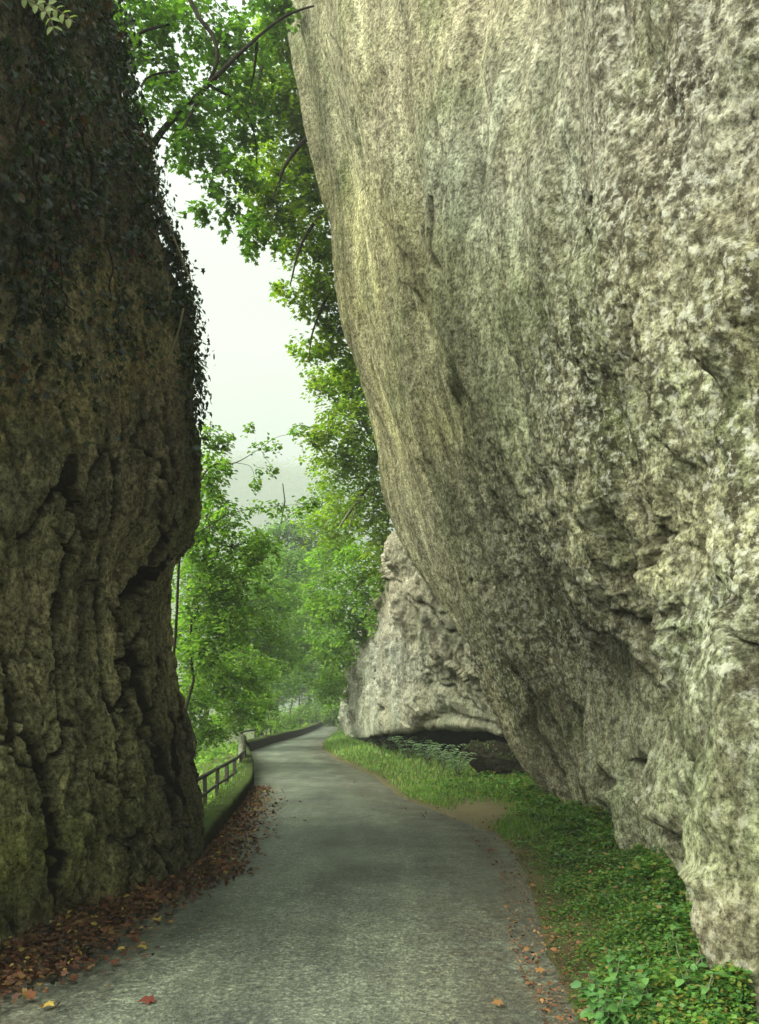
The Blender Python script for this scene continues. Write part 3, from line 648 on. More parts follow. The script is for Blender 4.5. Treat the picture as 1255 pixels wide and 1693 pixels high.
# ------------------------------------------------------------------ railings
def post_mesh(h, s):
    """squared post with a chamfered top"""
    a, b = s / 2, s / 2 - .012
    L = [(-.35, a), (h - .02, a), (h, b)]
    V = []
    for z, r in L: V += [(-r, -r, z), (r, -r, z), (r, r, z), (-r, r, z)]
    F = [[4 * k + i, 4 * k + (i + 1) % 4, 4 * k + 4 + (i + 1) % 4, 4 * k + 4 + i] for k in range(2) for i in range(4)] + [[8, 9, 10, 11]]
    return np.array(V), np.array(F)
def railing(name, label, pts, h, s, mats, gap=.42, z0=-.32):
    root = empty(name, (pts[0][0], pts[0][1], z0), label, 'railing')
    base = np.array([pts[0][0], pts[0][1], z0]); first = None
    for x, y in pts:
        if first is None:
            V, F = post_mesh(h, s); first = p = mk('post', V, F, mats, root, smooth=False)
        else:
            p = first.copy(); col.objects.link(p); p.parent = root
        p.location = (x - base[0], y - base[1], 0); p.rotation_euler = (R(rng.uniform(-2, 2)), R(rng.uniform(-2, 2)), R(rng.uniform(-15, 15)))
    for zz, rr in ((h - .03, s * .52), (h - gap, s * .42)):
        t = Tubes(); q = np.array([(x - base[0], y - base[1], zz) for x, y in pts]); q = np.concatenate([[q[0] + (q[0] - q[1]) * .6], q])
        q = catmull(q, [6] * (len(q) - 1)); q[:, 2] += .012 * rng.normal(size=len(q)).cumsum() * .2
        t.add(q, rr, 8); t.build('rail', mats, root)
    return root
railing('railing', 'dark two rail railing on posts beside the low mossy wall', [(-3.5, 15.9), (-3.6, 17.5), (-3.73, 19.4), (-3.82, 21.2), (-3.92, 22.9), (-4.05, 24.6), (-4.3, 26.8)], .87, .085, M['rail'])
railing('railing', 'far dark railing between the stone post and the trees', [(-4.75, 29.6), (-5.5, 33.5), (-6.2, 38), (-6.3, 43), (-6.3, 49)], 1.15, .09, M['rail'], .5)
ps = Tubes(); ps.add([(-4.53, 28, -.5), (-4.53, 28, .2), (-4.53, 28, .78), (-4.53, 28, .86)], [.15, .14, .135, .145], 10); ps.add([(-4.53, 28, .86), (-4.53, 28, .94), (-4.53, 28, 1.0), (-4.53, 28, 1.03)], [.145, .13, .08, .005], 10)
tag(ps.build('stone_post', M['pale_stone']), 'pale round topped stone post at the end of the near railing', 'post')

# ------------------------------------------------------------------ trees
def crown_leaves(clumps, size, dens, r, up=.9, tmpl=SIMPLE, spray=.38, droop=.25):
    """leaf sprays spread through a list of ellipsoids (centre, radii)"""
    Ps, Xs, Ns = [], [], []
    for c, rad in clumps:
        c, rad = np.array(c), np.array(rad); vol_area = np.pi * rad[0] * rad[2]
        nl = max(30, int(2.6 * dens * vol_area / (.45 * size * size))); k = max(3, nl // 16)
        d = rnd(k, r); d /= np.linalg.norm(d, axis=1)[:, None]
        q = c + d * (r.uniform(.12, 1.0, k) ** .55)[:, None] * rad * (1 + .35 * noise(d[:, 0] * 2 + c[0], d[:, 1] * 2 + c[1], d[:, 2] * 2 + c[2]))[:, None]
        keep = noise(q[:, 0] / rad[0] * 1.6 + 3, q[:, 1] / rad[0] * 1.6, q[:, 2] / rad[0] * 2.2) > -.28
        q, d = q[keep], d[keep]; k = len(q)
        m = 16; sp = spray * r.uniform(.6, 1.3, (k, 1)) * min(1.6, max(.5, rad.mean() / 1.2))
        th = np.arctan2(d[:, 1], d[:, 0])[:, None] + r.normal(size=(k, 1)) * .8; along = r.uniform(-1, 1, (k, m)); side = r.choice([-1, 1], (k, m)) * r.uniform(.15, 1, (k, m)) * (1 - np.abs(along) * .5)
        dx, dy = np.cos(th), np.sin(th)
        off = np.stack([(dx * along - dy * side * .55) * sp, (dy * along + dx * side * .55) * sp, -droop * sp * (along + 1) * .7 + r.normal(size=(k, m)) * size * .7], -1)
        p = (q[:, None] + off).reshape(-1, 3)
        X = np.stack([dx - dy * side * 1.4 + 0 * along, dy + dx * side * 1.4, -.35 + 0 * along], -1).reshape(-1, 3) + rnd(k * m, r) * .35
        N_ = np.array([0, 0, up]) + rnd(k * m, r) * .42 + .25 * np.repeat(d, m, 0)
        Ps.append(p); Xs.append(X); Ns.append(N_)
    p, X, N_ = np.concatenate(Ps), np.concatenate(Xs), np.concatenate(Ns)
    return leaves(p, X, N_, size * r.uniform(.65, 1.3, len(p)), tmpl)
def tree(name, label, base, clumps, size, dens, mat, trunk_r=.2, seed=1, limbs=None, group=None, trunk_top=None, bark='bark', cat='tree', tmpl=SIMPLE, spray=.38, twigs=2, droop=.25, up=.9):
    r = np.random.default_rng(seed)
    root = empty(name, base, label, cat, group); base = np.array(base, float)
    t = Tubes(); cs = np.array([c for c, _ in clumps])
    if limbs is None:
        top = np.array(trunk_top if trunk_top is not None else (cs[:, 0].mean() * .5 + base[0] * .5, cs[:, 1].mean() * .5 + base[1] * .5, cs[:, 2].max()))
        tr = wobble(base - np.array([0, 0, .4]), top, 14, .06, r); rr = np.linspace(trunk_r, trunk_r * .15, 14); rr[0] *= 1.3
        t.add(tr, rr, 9)
        for c, rad in clumps:
            j = int(np.clip(np.searchsorted(tr[:, 2], c[2] - rad[2] * .9), 3, 11)); q = wobble(tr[j], c, 9, .10, r, .1)
            t.add(q, np.linspace(rr[j] * .55, .012, 9), 6)
            for _ in range(twigs):
                e = c + rnd(1, r)[0] * rad * .55; t.add(wobble(q[6], e, 6, .12, r), np.linspace(max(.012, rr[j] * .2), .006, 6), 5)
    else:
        for pts, r0, r1 in limbs:
            pts = catmull(np.array(pts, float), [5] * (len(pts) - 1)); t.add(pts, np.linspace(r0, r1, len(pts)), 8)
    setparent(t.build('trunk', M[bark]), root)
    V, F = crown_leaves(clumps, size, dens, r, up, tmpl, spray, droop)
    setparent(mk('crown', V, F, M[mat]), root)
    return root
def CL(px, py, d, rx, ry=None, rd=None):
    """an ellipsoid of foliage given by where it is seen and its real half sizes"""
    k = d / FPX; ry = ry or rx
    return (W(px, py, d), (rx * k, (rd or max(rx, ry) * k * .8), ry * k))
# canopy tree leaning out from behind the dark rock
d = 17.0
lim = [([(-5.6, 15, -2), W(170, 800, 15.5), W(190, 500, 16), W(235, 300, 16.5), W(262, 225, 17), W(335, 150, 17), W(400, 85, 17), W(475, 25, 17.2), W(560, 0, 17.2)], .12, .010),
       ([W(340, 147, 17), W(359, 100, 17), W(352, 60, 17), W(330, 30, 17), W(310, -10, 17.2), W(290, -60, 17)], .035, .05), ([W(335, 150, 17), W(315, 190, 16.5), W(300, 215, 16)], .045, .01),
       ([W(345, 140, 17), W(400, 175, 17.5), W(420, 220, 18), W(425, 270, 18)], .03, .01), ([W(425, 70, 17), W(420, 120, 17.5), W(410, 165, 18)], .035, .008),
       ([W(275, 205, 17), W(320, 190, 17.5), W(350, 220, 18), W(375, 260, 18)], .03, .008), ([W(262, 225, 17), W(300, 240, 17), W(330, 270, 17.5), W(355, 330, 17)], .025, .006),
       ([W(225, 320, 16.3), W(205, 120, 16.5), W(225, 60, 16.5), W(280, 40, 16.8)], .06, .02), ([W(250, 240, 17), W(235, 140, 17), W(285, 118, 17), W(305, 130, 17)], .03, .01)]
tree('maple_tree', 'tall maple leaning over the road with bare crossing limbs above the gap', (-5.6, 15, -2),
     [CL(230, 20, 17, 75, 55), CL(330, 40, 18, 80, 60), CL(250, 110, 17.5, 60, 45), CL(220, 180, 16.5, 40, 45), CL(300, 170, 17, 60, 50), CL(390, 110, 18, 70, 60), CL(330, 240, 17, 65, 38),
      CL(395, 210, 18, 65, 60), CL(370, 300, 17, 55, 42), CL(340, 345, 16.5, 30, 18), CL(420, 390, 16.8, 45, 28), CL(395, 420, 16.8, 30, 12), CL(180, 60, 16, 40, 50), CL(440, 20, 18.5, 60, 50), CL(390, 355, 17, 30, 30)],
     .115, 1.25, 'canopy_dark', limbs=lim, seed=11, tmpl=MAPLE, spray=.42)
# tree hanging from the cliff edge above
d = 20.5
lim = [([W(640, 60, 25), W(520, 20, 22), W(460, 60, 21), W(430, 120, 20.5), W(420, 200, 20.5)], .12, .02), ([W(640, 120, 25), W(540, 200, 22), W(480, 260, 21), W(450, 330, 20.5)], .1, .02),
       ([W(640, 300, 24), W(550, 340, 22), W(500, 400, 21), W(480, 470, 20.5)], .08, .015), ([W(640, 460, 24), W(560, 470, 22), W(520, 540, 21.5), W(510, 600, 21)], .06, .01)]
tree('lime_tree', 'bright yellow green tree hanging over the top edge of the cliff', W(640, 200, 25),
     [CL(470, 60, 21.5, 60, 70), CL(440, 150, 21.5, 60, 60), CL(500, 190, 22, 50, 60), CL(470, 260, 22, 60, 60), CL(430, 290, 21, 45, 50), CL(505, 310, 22, 40, 60), CL(455, 350, 21.5, 50, 40), CL(500, 400, 21.5, 45, 40),
      CL(500, 470, 21.5, 50, 35), CL(525, 510, 22, 34, 26), CL(515, 575, 22, 42, 18), CL(545, 555, 22, 25, 30), CL(530, 300, 22.3, 30, 50), CL(540, 400, 22.3, 34, 50), CL(552, 470, 22.3, 28, 40), CL(565, 540, 22.3, 26, 40), CL(575, 600, 22.3, 26, 30), CL(500, 120, 22, 30, 60)],
     .115, 1.7, 'canopy', limbs=lim, seed=12, tmpl=MAPLE, spray=.42)
# yellowing trees on top of the far rock wall
tree('beech_tree', 'yellowing beech clinging to the cliff above the pale rock wall', W(720, 960, 32),
     [CL(560, 640, 27, 55, 40), CL(570, 700, 27, 60, 45), CL(600, 760, 28, 50, 50), CL(555, 770, 28, 55, 45), CL(610, 840, 28, 45, 50), CL(555, 850, 29, 60, 50), CL(625, 900, 28, 30, 40), CL(530, 720, 27, 30, 30), CL(540, 620, 27, 35, 20), CL(605, 660, 27, 30, 50), CL(630, 740, 27.5, 26, 50), CL(645, 830, 28, 26, 40), CL(590, 610, 27, 30, 30)],
     .13, 1.6, 'yellow', .12, seed=13, spray=.5, limbs=[([W(760, 900, 32), W(680, 830, 29), W(620, 800, 28), W(590, 830, 27.5), W(562, 870, 27.5)], .16, .03), ([W(680, 830, 29), W(640, 760, 28), W(600, 700, 27.5), W(575, 640, 27)], .09, .02),
     ([W(600, 818, 27.6), W(585, 850, 27.4), W(575, 880, 27.3)], .035, .01), ([W(620, 800, 28), W(618, 850, 27.8), W(625, 890, 27.8)], .03, .01), ([W(655, 800, 28.5), W(640, 870, 28), W(630, 920, 28)], .05, .02)], bark='barkgreen')
tree('hornbeam_tree', 'drooping green hornbeam spilling down the top of the pale rock wall', W(690, 1010, 38),
     [CL(600, 930, 31, 45, 40), CL(560, 920, 33, 55, 45), CL(620, 985, 31, 28, 30), CL(580, 990, 33, 50, 40), CL(540, 990, 34, 45, 45), CL(590, 1035, 35, 45, 30), CL(550, 1060, 37, 40, 40), CL(540, 1120, 42, 30, 40), CL(570, 1075, 38, 22, 30), CL(590, 1095, 40, 22, 18), CL(625, 1030, 31, 22, 22), CL(638, 960, 29, 18, 30), CL(562, 1130, 44, 16, 34)],
     .15, 1.7, 'valley', .13, seed=14, spray=.5, droop=.55, bark='barkgreen', limbs=[([W(700, 1000, 38), W(640, 950, 33), W(600, 960, 31.5), W(570, 1000, 33)], .13, .02), ([W(660, 970, 34), W(610, 1010, 33), W(570, 1060, 36)], .08, .02), ([W(650, 960, 34), W(620, 900, 31), W(590, 930, 31)], .06, .015), ([W(610, 1010, 33), W(560, 1080, 38), W(545, 1130, 42)], .05, .015)])
# valley trees left of the road
def Bz(x, y): return (x, y, float(gz(np.array(x), np.array(y))))
tree('ash_tree', 'slender ash with dark thin trunk close behind the railing', Bz(-5.05, 22),
     [CL(330, 1000, 22, 45, 50), CL(380, 960, 22, 55, 45), CL(320, 900, 21.5, 45, 45), CL(395, 900, 21, 55, 32), CL(430, 905, 21, 32, 22), CL(345, 850, 21, 50, 40), CL(390, 1030, 22, 55, 45), CL(330, 1080, 22, 45, 40), CL(345, 790, 21, 26, 45), CL(355, 730, 21, 22, 30)],
     .11, 1.9, 'valley', .055, seed=21, trunk_top=W(345, 800, 22), spray=.42, twigs=3)
tree('maple_tree', 'low spreading young maple leafing out over the railing', Bz(-6.3, 26),
     [CL(310, 1160, 24, 40, 45), CL(360, 1120, 25, 50, 45), CL(410, 1110, 26, 50, 45), CL(390, 1165, 27, 50, 35), CL(330, 1215, 25, 38, 30), CL(360, 1200, 28, 40, 30), CL(300, 1060, 25, 30, 40), CL(430, 1160, 30, 40, 26)],
     .115, 1.9, 'valley', .09, seed=22, trunk_top=W(330, 1080, 25), spray=.42, twigs=3)
tree('alder_tree', 'rounded alder filling the valley above the end of the railing', Bz(-8.2, 38),
     [CL(420, 1040, 38, 60, 45), CL(455, 990, 40, 50, 45), CL(400, 980, 38, 55, 45), CL(460, 1080, 40, 50, 40), CL(350, 1020, 36, 60, 60), CL(320, 940, 36, 50, 60), CL(430, 930, 40, 35, 30), CL(390, 1100, 38, 60, 40), CL(330, 1130, 36, 50, 50)],
     .17, 1.8, 'valley', .17, seed=23, spray=.55)
tree('alder_tree', 'alder with two pale trunks standing beyond the stone post', Bz(-7.6, 52),
     [CL(500, 1000, 52, 50, 45), CL(470, 1060, 52, 45, 40), CL(510, 1060, 54, 40, 40), CL(450, 1120, 50, 45, 28), CL(500, 1115, 54, 40, 28), CL(480, 940, 54, 45, 40), CL(420, 1150, 48, 40, 22)],
     .21, 1.8, 'fargreen', .17, seed=24, spray=.65, bark='barkgreen')
tree('poplar_tree', 'tall hazy tree rising above the alders in the middle of the gap', Bz(-10, 75),
     [CL(470, 880, 75, 45, 30), CL(510, 870, 75, 50, 35), CL(440, 920, 75, 40, 40), CL(500, 930, 76, 55, 40), CL(550, 900, 78, 45, 40), CL(520, 990, 80, 50, 50), CL(475, 1000, 75, 50, 50), CL(430, 1000, 72, 50, 60), CL(540, 820, 80, 30, 30)],
     .30, 1.8, 'fargreen', .3, seed=25, spray=.9)
ft = [(-14, 66, 455, 1070, 40, 40, 'broad tree deep in the valley behind the railing'), (-5.2, 108, 530, 1080, 45, 50, 'dark tree closing the view where the road bends'), (-3.4, 92, 548, 1130, 26, 45, 'dark narrow tree beside the end of the pale rock wall'),
      (-9, 112, 505, 1110, 45, 40, 'tree with dim trunk behind the far low wall'), (-13, 104, 470, 1130, 40, 30, 'low tree among the thin trunks beyond the far wall')]
for i, (x, y, px_, py_, rx, ry, lab) in enumerate(ft):
    dd = y; tree('woodland_tree', lab, Bz(x, y) if x < -8 else (x, y, -.1), [CL(px_, py_, dd, rx, ry), CL(px_ - rx * .6, py_ + 15, dd + 2, rx * .7, ry * .6), CL(px_ + rx * .5, py_ - ry * .6, dd - 1, rx * .7, ry * .7), CL(px_, py_ - ry, dd, rx * .6, ry * .6)],
                 .34, 1.8, 'fargreen', .22, seed=30 + i, spray=1.0, group='trees where the road bends away')
for i, (px_, py_, dd, rx, ry, lab) in enumerate([(455, 1190, 62, 34, 16, 'low leafy bush behind the far railing'), (500, 1178, 84, 30, 16, 'low bush behind the middle of the far wall'), (528, 1165, 112, 30, 26, 'dark bush closing the end of the road'),
                                                 (552, 1172, 86, 16, 28, 'dark bush between the road end and the pale rock wall'), (425, 1190, 44, 26, 18, 'leafy bush just behind the stone post'), (565, 1110, 70, 20, 40, 'tall dark bush against the end of the pale rock wall')]):
    x = (px_ - CX) / FPX * dd; b = (x, dd, float(gz(np.array(x), np.array(dd))) if i in (0, 1, 4) else -.1)
    tree('bush', lab, b, [CL(px_, py_, dd, rx, ry), CL(px_ - rx * .5, py_ + ry * .4, dd + 1, rx * .7, ry * .7), CL(px_ + rx * .5, py_ + ry * .3, dd - 1, rx * .6, ry * .7)], .18 if dd < 70 else .28, 1.9, 'valley', .05, seed=80 + i, group='bushes by the far wall', cat='bush', spray=.5)
# thin trunks standing beyond the far wall
for i, (px_, dd, lean, hh) in enumerate([(441, 60, .3, 9), (452, 64, -.2, 9), (430, 58, .2, 8), (475, 78, .2, 9), (492, 84, -.4, 9), (507, 92, .3, 9), (520, 98, -.2, 9), (398, 46, .1, 7)]):
    x = (px_ - CX) / FPX * dd; b = np.array([x, dd, float(gz(np.array(x), np.array(dd)))])
    labs = ['pale thin trunk just right of the stone post', 'thin trunk second along beyond the stone post', 'dark thin trunk above the end of the near railing', 'slim grey trunk behind the middle of the far low wall', 'leaning slim trunk behind the far low wall',
            'thin trunk near the top of the far low wall', 'last thin trunk before the bend in the road', 'dark young trunk behind the near railing end']
    tree('slender_tree', labs[i], b, [((x + lean, dd, hh), (1.2, 1.2, .9)), ((x - .5, dd + .5, hh - 1.2), (1, 1, .7))], .32, .6, 'fargreen', .10 if i not in (2, 7) else .13, seed=50 + i, trunk_top=(x + lean, dd, hh), group='thin trunks beyond the far wall', bark='barkgreen' if i not in (2, 7) else 'bark', twigs=1)
# hanging spray in front of the sky, from the ash
tw = [([Bz(-5.2, 18.5), W(285, 1100, 18.5), W(300, 900, 18.5), W(340, 780, 18.5), W(390, 765, 18.5), W(430, 742, 18.5)], .04, .004), ([W(390, 765, 18.5), W(415, 772, 18.5), W(422, 800, 18.5)], .006, .003),
      ([W(430, 742, 18.5), W(460, 722, 18.5), W(512, 714, 18.5)], .005, .003), ([W(300, 900, 18.5), W(380, 850, 18.6), W(450, 838, 18.8), W(515, 832, 19)], .01, .003), ([W(430, 742, 18.5), W(445, 765, 18.5), W(458, 780, 18.5)], .004, .003)]
tree('sapling_tree', 'sparse sprig of leaves against the sky beside the dark rock', Bz(-5.2, 18.5),
     [CL(430, 742, 18.5, 18, 7), CL(425, 775, 18.5, 30, 7), CL(452, 735, 18.5, 18, 9), CL(490, 716, 18.5, 34, 5), CL(420, 800, 18.5, 12, 10), CL(415, 712, 18.5, 12, 6), CL(450, 838, 18.8, 50, 6), CL(512, 832, 19, 16, 10), CL(365, 770, 18.5, 25, 20), CL(375, 850, 18.6, 30, 12)], .10, 1.5, 'valley', .016, seed=61, limbs=tw, spray=.22)

# far hillside in the haze
HS = 4.2
hx = np.linspace(-330, 200, 160); hy = np.linspace(150, 380, 70); HX, HYY = np.meshgrid(hx, hy, indexing='ij')
prof = sstep(150, 330, HYY); hz = -3 + prof * (92 + 30 * sstep(-20, -180, HX) + 30 * sstep(20, 120, HX)) * (1 + .15 * fbm(HX * .012, HYY * .012, 0, 3)) + 5 * np.abs(fbm(HX * .10, HYY * .10, 3, 3)) * prof
hill = mk('hill', np.stack([HX, HYY, hz], -1).reshape(-1, 3) * HS, grid_faces(160, 70), M['hill']); fattr(hill, 'bare', HX * 0); tag(hill, kind='structure')
k = 7500; hxx, hyy = rng.uniform(-170, 60, k), rng.uniform(158, 335, k)
hi = np.clip(np.round((hxx + 330) / 530 * 159).astype(int), 0, 159); hj = np.clip(np.round((hyy - 150) / 230 * 69).astype(int), 0, 69)
base = np.stack([hxx, hyy, hz[hi, hj] + 1.6], -1); q = np.repeat(base, 14, 0) + rnd(k * 14) * np.array([1.6, 1.6, 1.3])
V, F = leaves(q * HS, rnd(len(q)), rnd(len(q)) * .6 + np.array([0, -.2, .8]), rng.uniform(1.6, 3.2, len(q)), SIMPLE)
tag(mk('distant_forest', V, F, M['fargreen']), 'hazy wooded hillside closing the valley', 'forest', kind='stuff')
# undergrowth in the valley below the road
k = 9000; y_ = rng.uniform(12, 110, k); e = rng.uniform(.9, 14, k) ; x_ = xl(y_) - e
q = np.stack([x_, y_, gz(x_, y_) + rng.uniform(.0, .55, k) * np.clip(e / 3, .3, 1.6)], -1)
V, F = leaves(q, rnd(k) + np.array([0, 0, .2]), rnd(k) * .5 + np.array([0, 0, .8]), rng.uniform(.10, .24, k) * np.clip(y_ / 28, .8, 2.5), OVAL)
tag(mk('undergrowth', V, F, M['valley']), 'green undergrowth on the slope below the railing', 'undergrowth', kind='stuff')

# ------------------------------------------------------------------ ivy on the dark rock
r = np.random.default_rng(77)
dn = sstep(760, 330, TW['py'] + 120 * fbm(TW['px'] / 50, TW['py'] / 70, 3., 3)) * (TW['px'] > -60) * (TW['py'] > -140)
ex = np.interp(TW['py'], rows, edge)
dn = dn * (.08 + .92 * sstep(-.12, .32, fbm(TW['px'] / 35, TW['py'] / 60, 9., 3))) + .45 * np.exp(-((TW['px'] - ex) / 16) ** 2) * (TW['py'] > -60) * (TW['py'] < 790) * sstep(800, 650, TW['py'])
dn = np.clip(dn, 0, None) * (TW['px'] > -80) * (TW['px'] < ex + 40)
pidx = r.choice(len(dn), 11500, p=dn / dn.sum())
pv, nv_ = TW['V'][pidx], TW['N'][pidx]; edgef = np.exp(-((TW['px'][pidx] - ex[pidx]) / 18) ** 2)
out = r.uniform(.0, .10, len(pidx)) + edgef * np.abs(r.normal(size=len(pidx))) * .07
pp = pv + nv_ * out[:, None] + edgef[:, None] * np.abs(r.normal(size=(len(pidx), 1))) * np.array([.06, 0, 0])
X = np.array([0, 0, -.8]) + rnd(len(pp), r) * .7; Nn = nv_ + rnd(len(pp), r) * .45 + np.array([0, 0, .45])
root = empty('ivy', W(300, 700, 9.6), 'dark ivy with some rusty leaves draped over the upper rock tower', 'ivy')
rust = (r.uniform(size=len(pp)) < .30 * sstep(-.05, .35, fbm(TW['px'][pidx] / 40, TW['py'][pidx] / 60, 19., 2))) & (TW['px'][pidx] < 240)
for nm, msk, mt in (('foliage', ~rust, 'ivy'), ('rusty_leaves', rust, 'ivyrust')):
    V, F = leaves(pp[msk], X[msk], Nn[msk], r.uniform(.035, .08, msk.sum()), MAPLE); setparent(mk(nm, V, F, M[mt]), root)
def on_tower(pts, off=.06):
    o = []
    for a, b in pts:
        i = np.argmin((TW['px'] - a) ** 2 + (TW['py'] - b) ** 2 + 1e6 * (TW['V'][:, 1] > 10.2)); o.append(TW['V'][i] + TW['N'][i] * off)
    return np.array(o)
t = Tubes()
for i in range(26):
    a = r.uniform(5, 230); b = r.uniform(60, 420); pts = [(a, b)]
    for _ in range(5): a += r.normal() * 14 + 4; b += r.uniform(18, 50); pts.append((min(a, np.interp(b, rows, edge) - 5), b))
    t.add(catmull(on_tower(pts, .03), [4] * 5), np.linspace(.012, .005, 21), 5)
sp_, sx_ = [], []
for i in range(60):
    b = r.uniform(20, 700); a = np.interp(b, rows, edge) + r.uniform(-8, 6)
    p0 = W(a, b, 9.55 + r.uniform(-.2, .25)); L = r.uniform(.15, .65) * (1 if b > 250 else .7); n = 8; tt = np.linspace(0, 1, n)[:, None]
    out_ = np.array([r.uniform(.5, 1.1), r.uniform(-.4, .3), r.uniform(-.5, .5)])
    q = p0 - np.array([.12, 0, 0]) + L * (out_ * tt * .75 + np.array([0, 0, -.75]) * tt ** 2) + rnd(n, r) * .008
    t.add(q, np.linspace(.006, .002, n), 4)
    for f in np.arange(.15, 1.0, .055 / L):
        u = f * (n - 1); j0 = int(u); pt = q[j0] + (q[min(n - 1, j0 + 1)] - q[j0]) * (u - j0); sp_.append(pt + r.normal(size=3) * .012); sx_.append(np.array([r.normal() * .8, r.normal() * .6, -.5 + r.normal() * .4]))
sp_, sx_ = np.array(sp_), np.array(sx_)
V, F = leaves(sp_, sx_, rnd(len(sp_), r) * .6 + np.array([.2, -.7, .4]), r.uniform(.06, .125, len(sp_)), MAPLE); setparent(mk('trailing_leaves', V, F, M['ivy']), root)
setparent(t.build('stem', M['bark']), root)
# long bare climber stems on the edge
def vine(pts, dd, r0, label):
    t = Tubes(); q = np.array([W(a, b, dd) for a, b in pts]); q = catmull(q, [5] * (len(pts) - 1)); t.add(q, np.linspace(r0, r0 * .6, len(q)), 6)
    tag(t.build('climber_stem', M['stem']), label, 'stem')
vine([(172, 70), (180, 110), (205, 190), (236, 255), (255, 300), (275, 360), (300, 425), (318, 470)], 9.35, .020, 'long pale bare climbing stem along the edge of the dark rock')
vine([(303, 510), (296, 545), (284, 580), (274, 608)], 9.0, .014, 'short pale twig hanging below the ivy on the dark rock')
# sprig hanging into the top corner
root = empty('hanging_sprig', W(40, 5, 6.2), 'pale green sprig hanging in front of the dark rock at the top', 'twig')
t = Tubes(); a = catmull(np.array([W(-60, -30, 6.2), W(20, -10, 6.1), W(75, 18, 6.0), W(92, 58, 6.0)]), [6] * 3); t.add(a, np.linspace(.008, .003, len(a)), 5)
b = catmull(np.array([W(20, -10, 6.1), W(80, 8, 6.1), W(125, 38, 6.1)]), [8] * 2); t.add(b, np.linspace(.006, .003, len(b)), 5); setparent(t.build('stem', M['stem']), root)
for line in (a[8:], b[4:]):                  # one spray of leaflets to each twig
    lp, lx = [], []
    for i in range(0, len(line) - 1, 2):
        dr = line[i + 1] - line[i]; dr /= np.linalg.norm(dr); sdv = np.cross(dr, [0, 1, 0])
        for s in (-1, 1): lp.append(line[i]); lx.append(dr * .6 + s * sdv)
    V, F = leaves(np.array(lp), np.array(lx), np.tile([0, -.8, .6], (len(lp), 1)) + rnd(len(lp), r) * .2, .07, OVAL); setparent(mk('foliage', V, F, M['sprig']), root)

# ------------------------------------------------------------------ ground vegetation
r = np.random.default_rng(99)
def scatter_verge(k, ymin, ymax, tmin, tmax, bias=1.0):
    y = 1 / r.uniform(1 / ymax, 1 / ymin, k); t_ = tmin + (tmax - tmin) * r.uniform(size=k) ** bias
    x = xr(y) + (foot(y) - xr(y)) * t_; return x, y, t_
x, y, t_ = scatter_verge(30000, 3.6, 24, .02, 1.02, .8)
keep = (r.uniform(size=len(x)) > bareness(x, y) * 1.1) & (r.uniform(size=len(x)) < (.25 + .75 * sstep(.05, .45, t_)) * sstep(-.45, .10, fbm(x * 1.3, y * 1.1, 0, 3) + .35 * t_))
x, y, t_ = x[keep], y[keep], t_[keep]; k = len(x); m = 6
hgt = r.uniform(.01, .15, k) * (.25 + 1.1 * t_) * np.clip(1 + 1.6 * fbm(x * 1.7, y * 1.7, 4, 3), .15, 2.4); th = r.uniform(0, 6.28, (k, m))
q = np.stack([x[:, None] + np.cos(th) * .03, y[:, None] + np.sin(th) * .03, (vz(x, y) + hgt)[:, None] + r.uniform(-.02, .02, (k, m))], -1).reshape(-1, 3)
X = np.stack([np.cos(th), np.sin(th), r.uniform(-.3, .5, (k, m))], -1).reshape(-1, 3)
V, F = leaves(q, X, np.array([0, 0, 1.]) + rnd(k * m, r) * .5, np.repeat(r.uniform(.014, .044, k) * np.clip(.7 + .6 * t_ + .9 * fbm(x * 1.7, y * 1.7, 4, 3), .4, 1.8), m) * np.clip(np.repeat(y, m) / 8, .9, 2.2), OVAL)
tag(mk('ground_cover', V, F, M['cover']), 'small leafy green plants carpeting the verge below the cliff', 'ground cover', kind='stuff')
x, y, t_ = scatter_verge(26000, 12, 60, .03, .95, 1.0); keep = r.uniform(size=len(x)) > bareness(x, y) * 1.0 + .35 * (t_ < .08); x, y = x[keep], y[keep]; k = len(x)
X = np.array([0, 0, 1.]) + rnd(k, r) * .38
V, F = leaves(np.stack([x, y, vz(x, y) - .01], -1), X, rnd(k, r), r.uniform(.07, .20, k) * np.clip(y / 26, .8, 1.6), tmpl_simple(.09, .02))
tag(mk('grass', V, F, M['grass']), 'fresh green grass strip between the road and the cave', 'grass', kind='stuff')
# grass on the wall top and the slope by the railing
y = r.uniform(10, 34, 7000); e = np.where(r.uniform(size=7000) < .12, r.uniform(.2, .45, 7000), r.uniform(.5, 1.5, 7000)); x = xl(y) - e; zz = np.where(e < .45, .24, gz(x, y))
V, F = leaves(np.stack([x, y, zz], -1), np.array([0, 0, 1.]) + rnd(7000, r) * .5, rnd(7000, r), r.uniform(.04, .13, 7000), tmpl_simple(.10, .02))
tag(mk('grass', V, F, M['grass']), 'short grass and moss on top of the low wall', 'grass', kind='stuff')
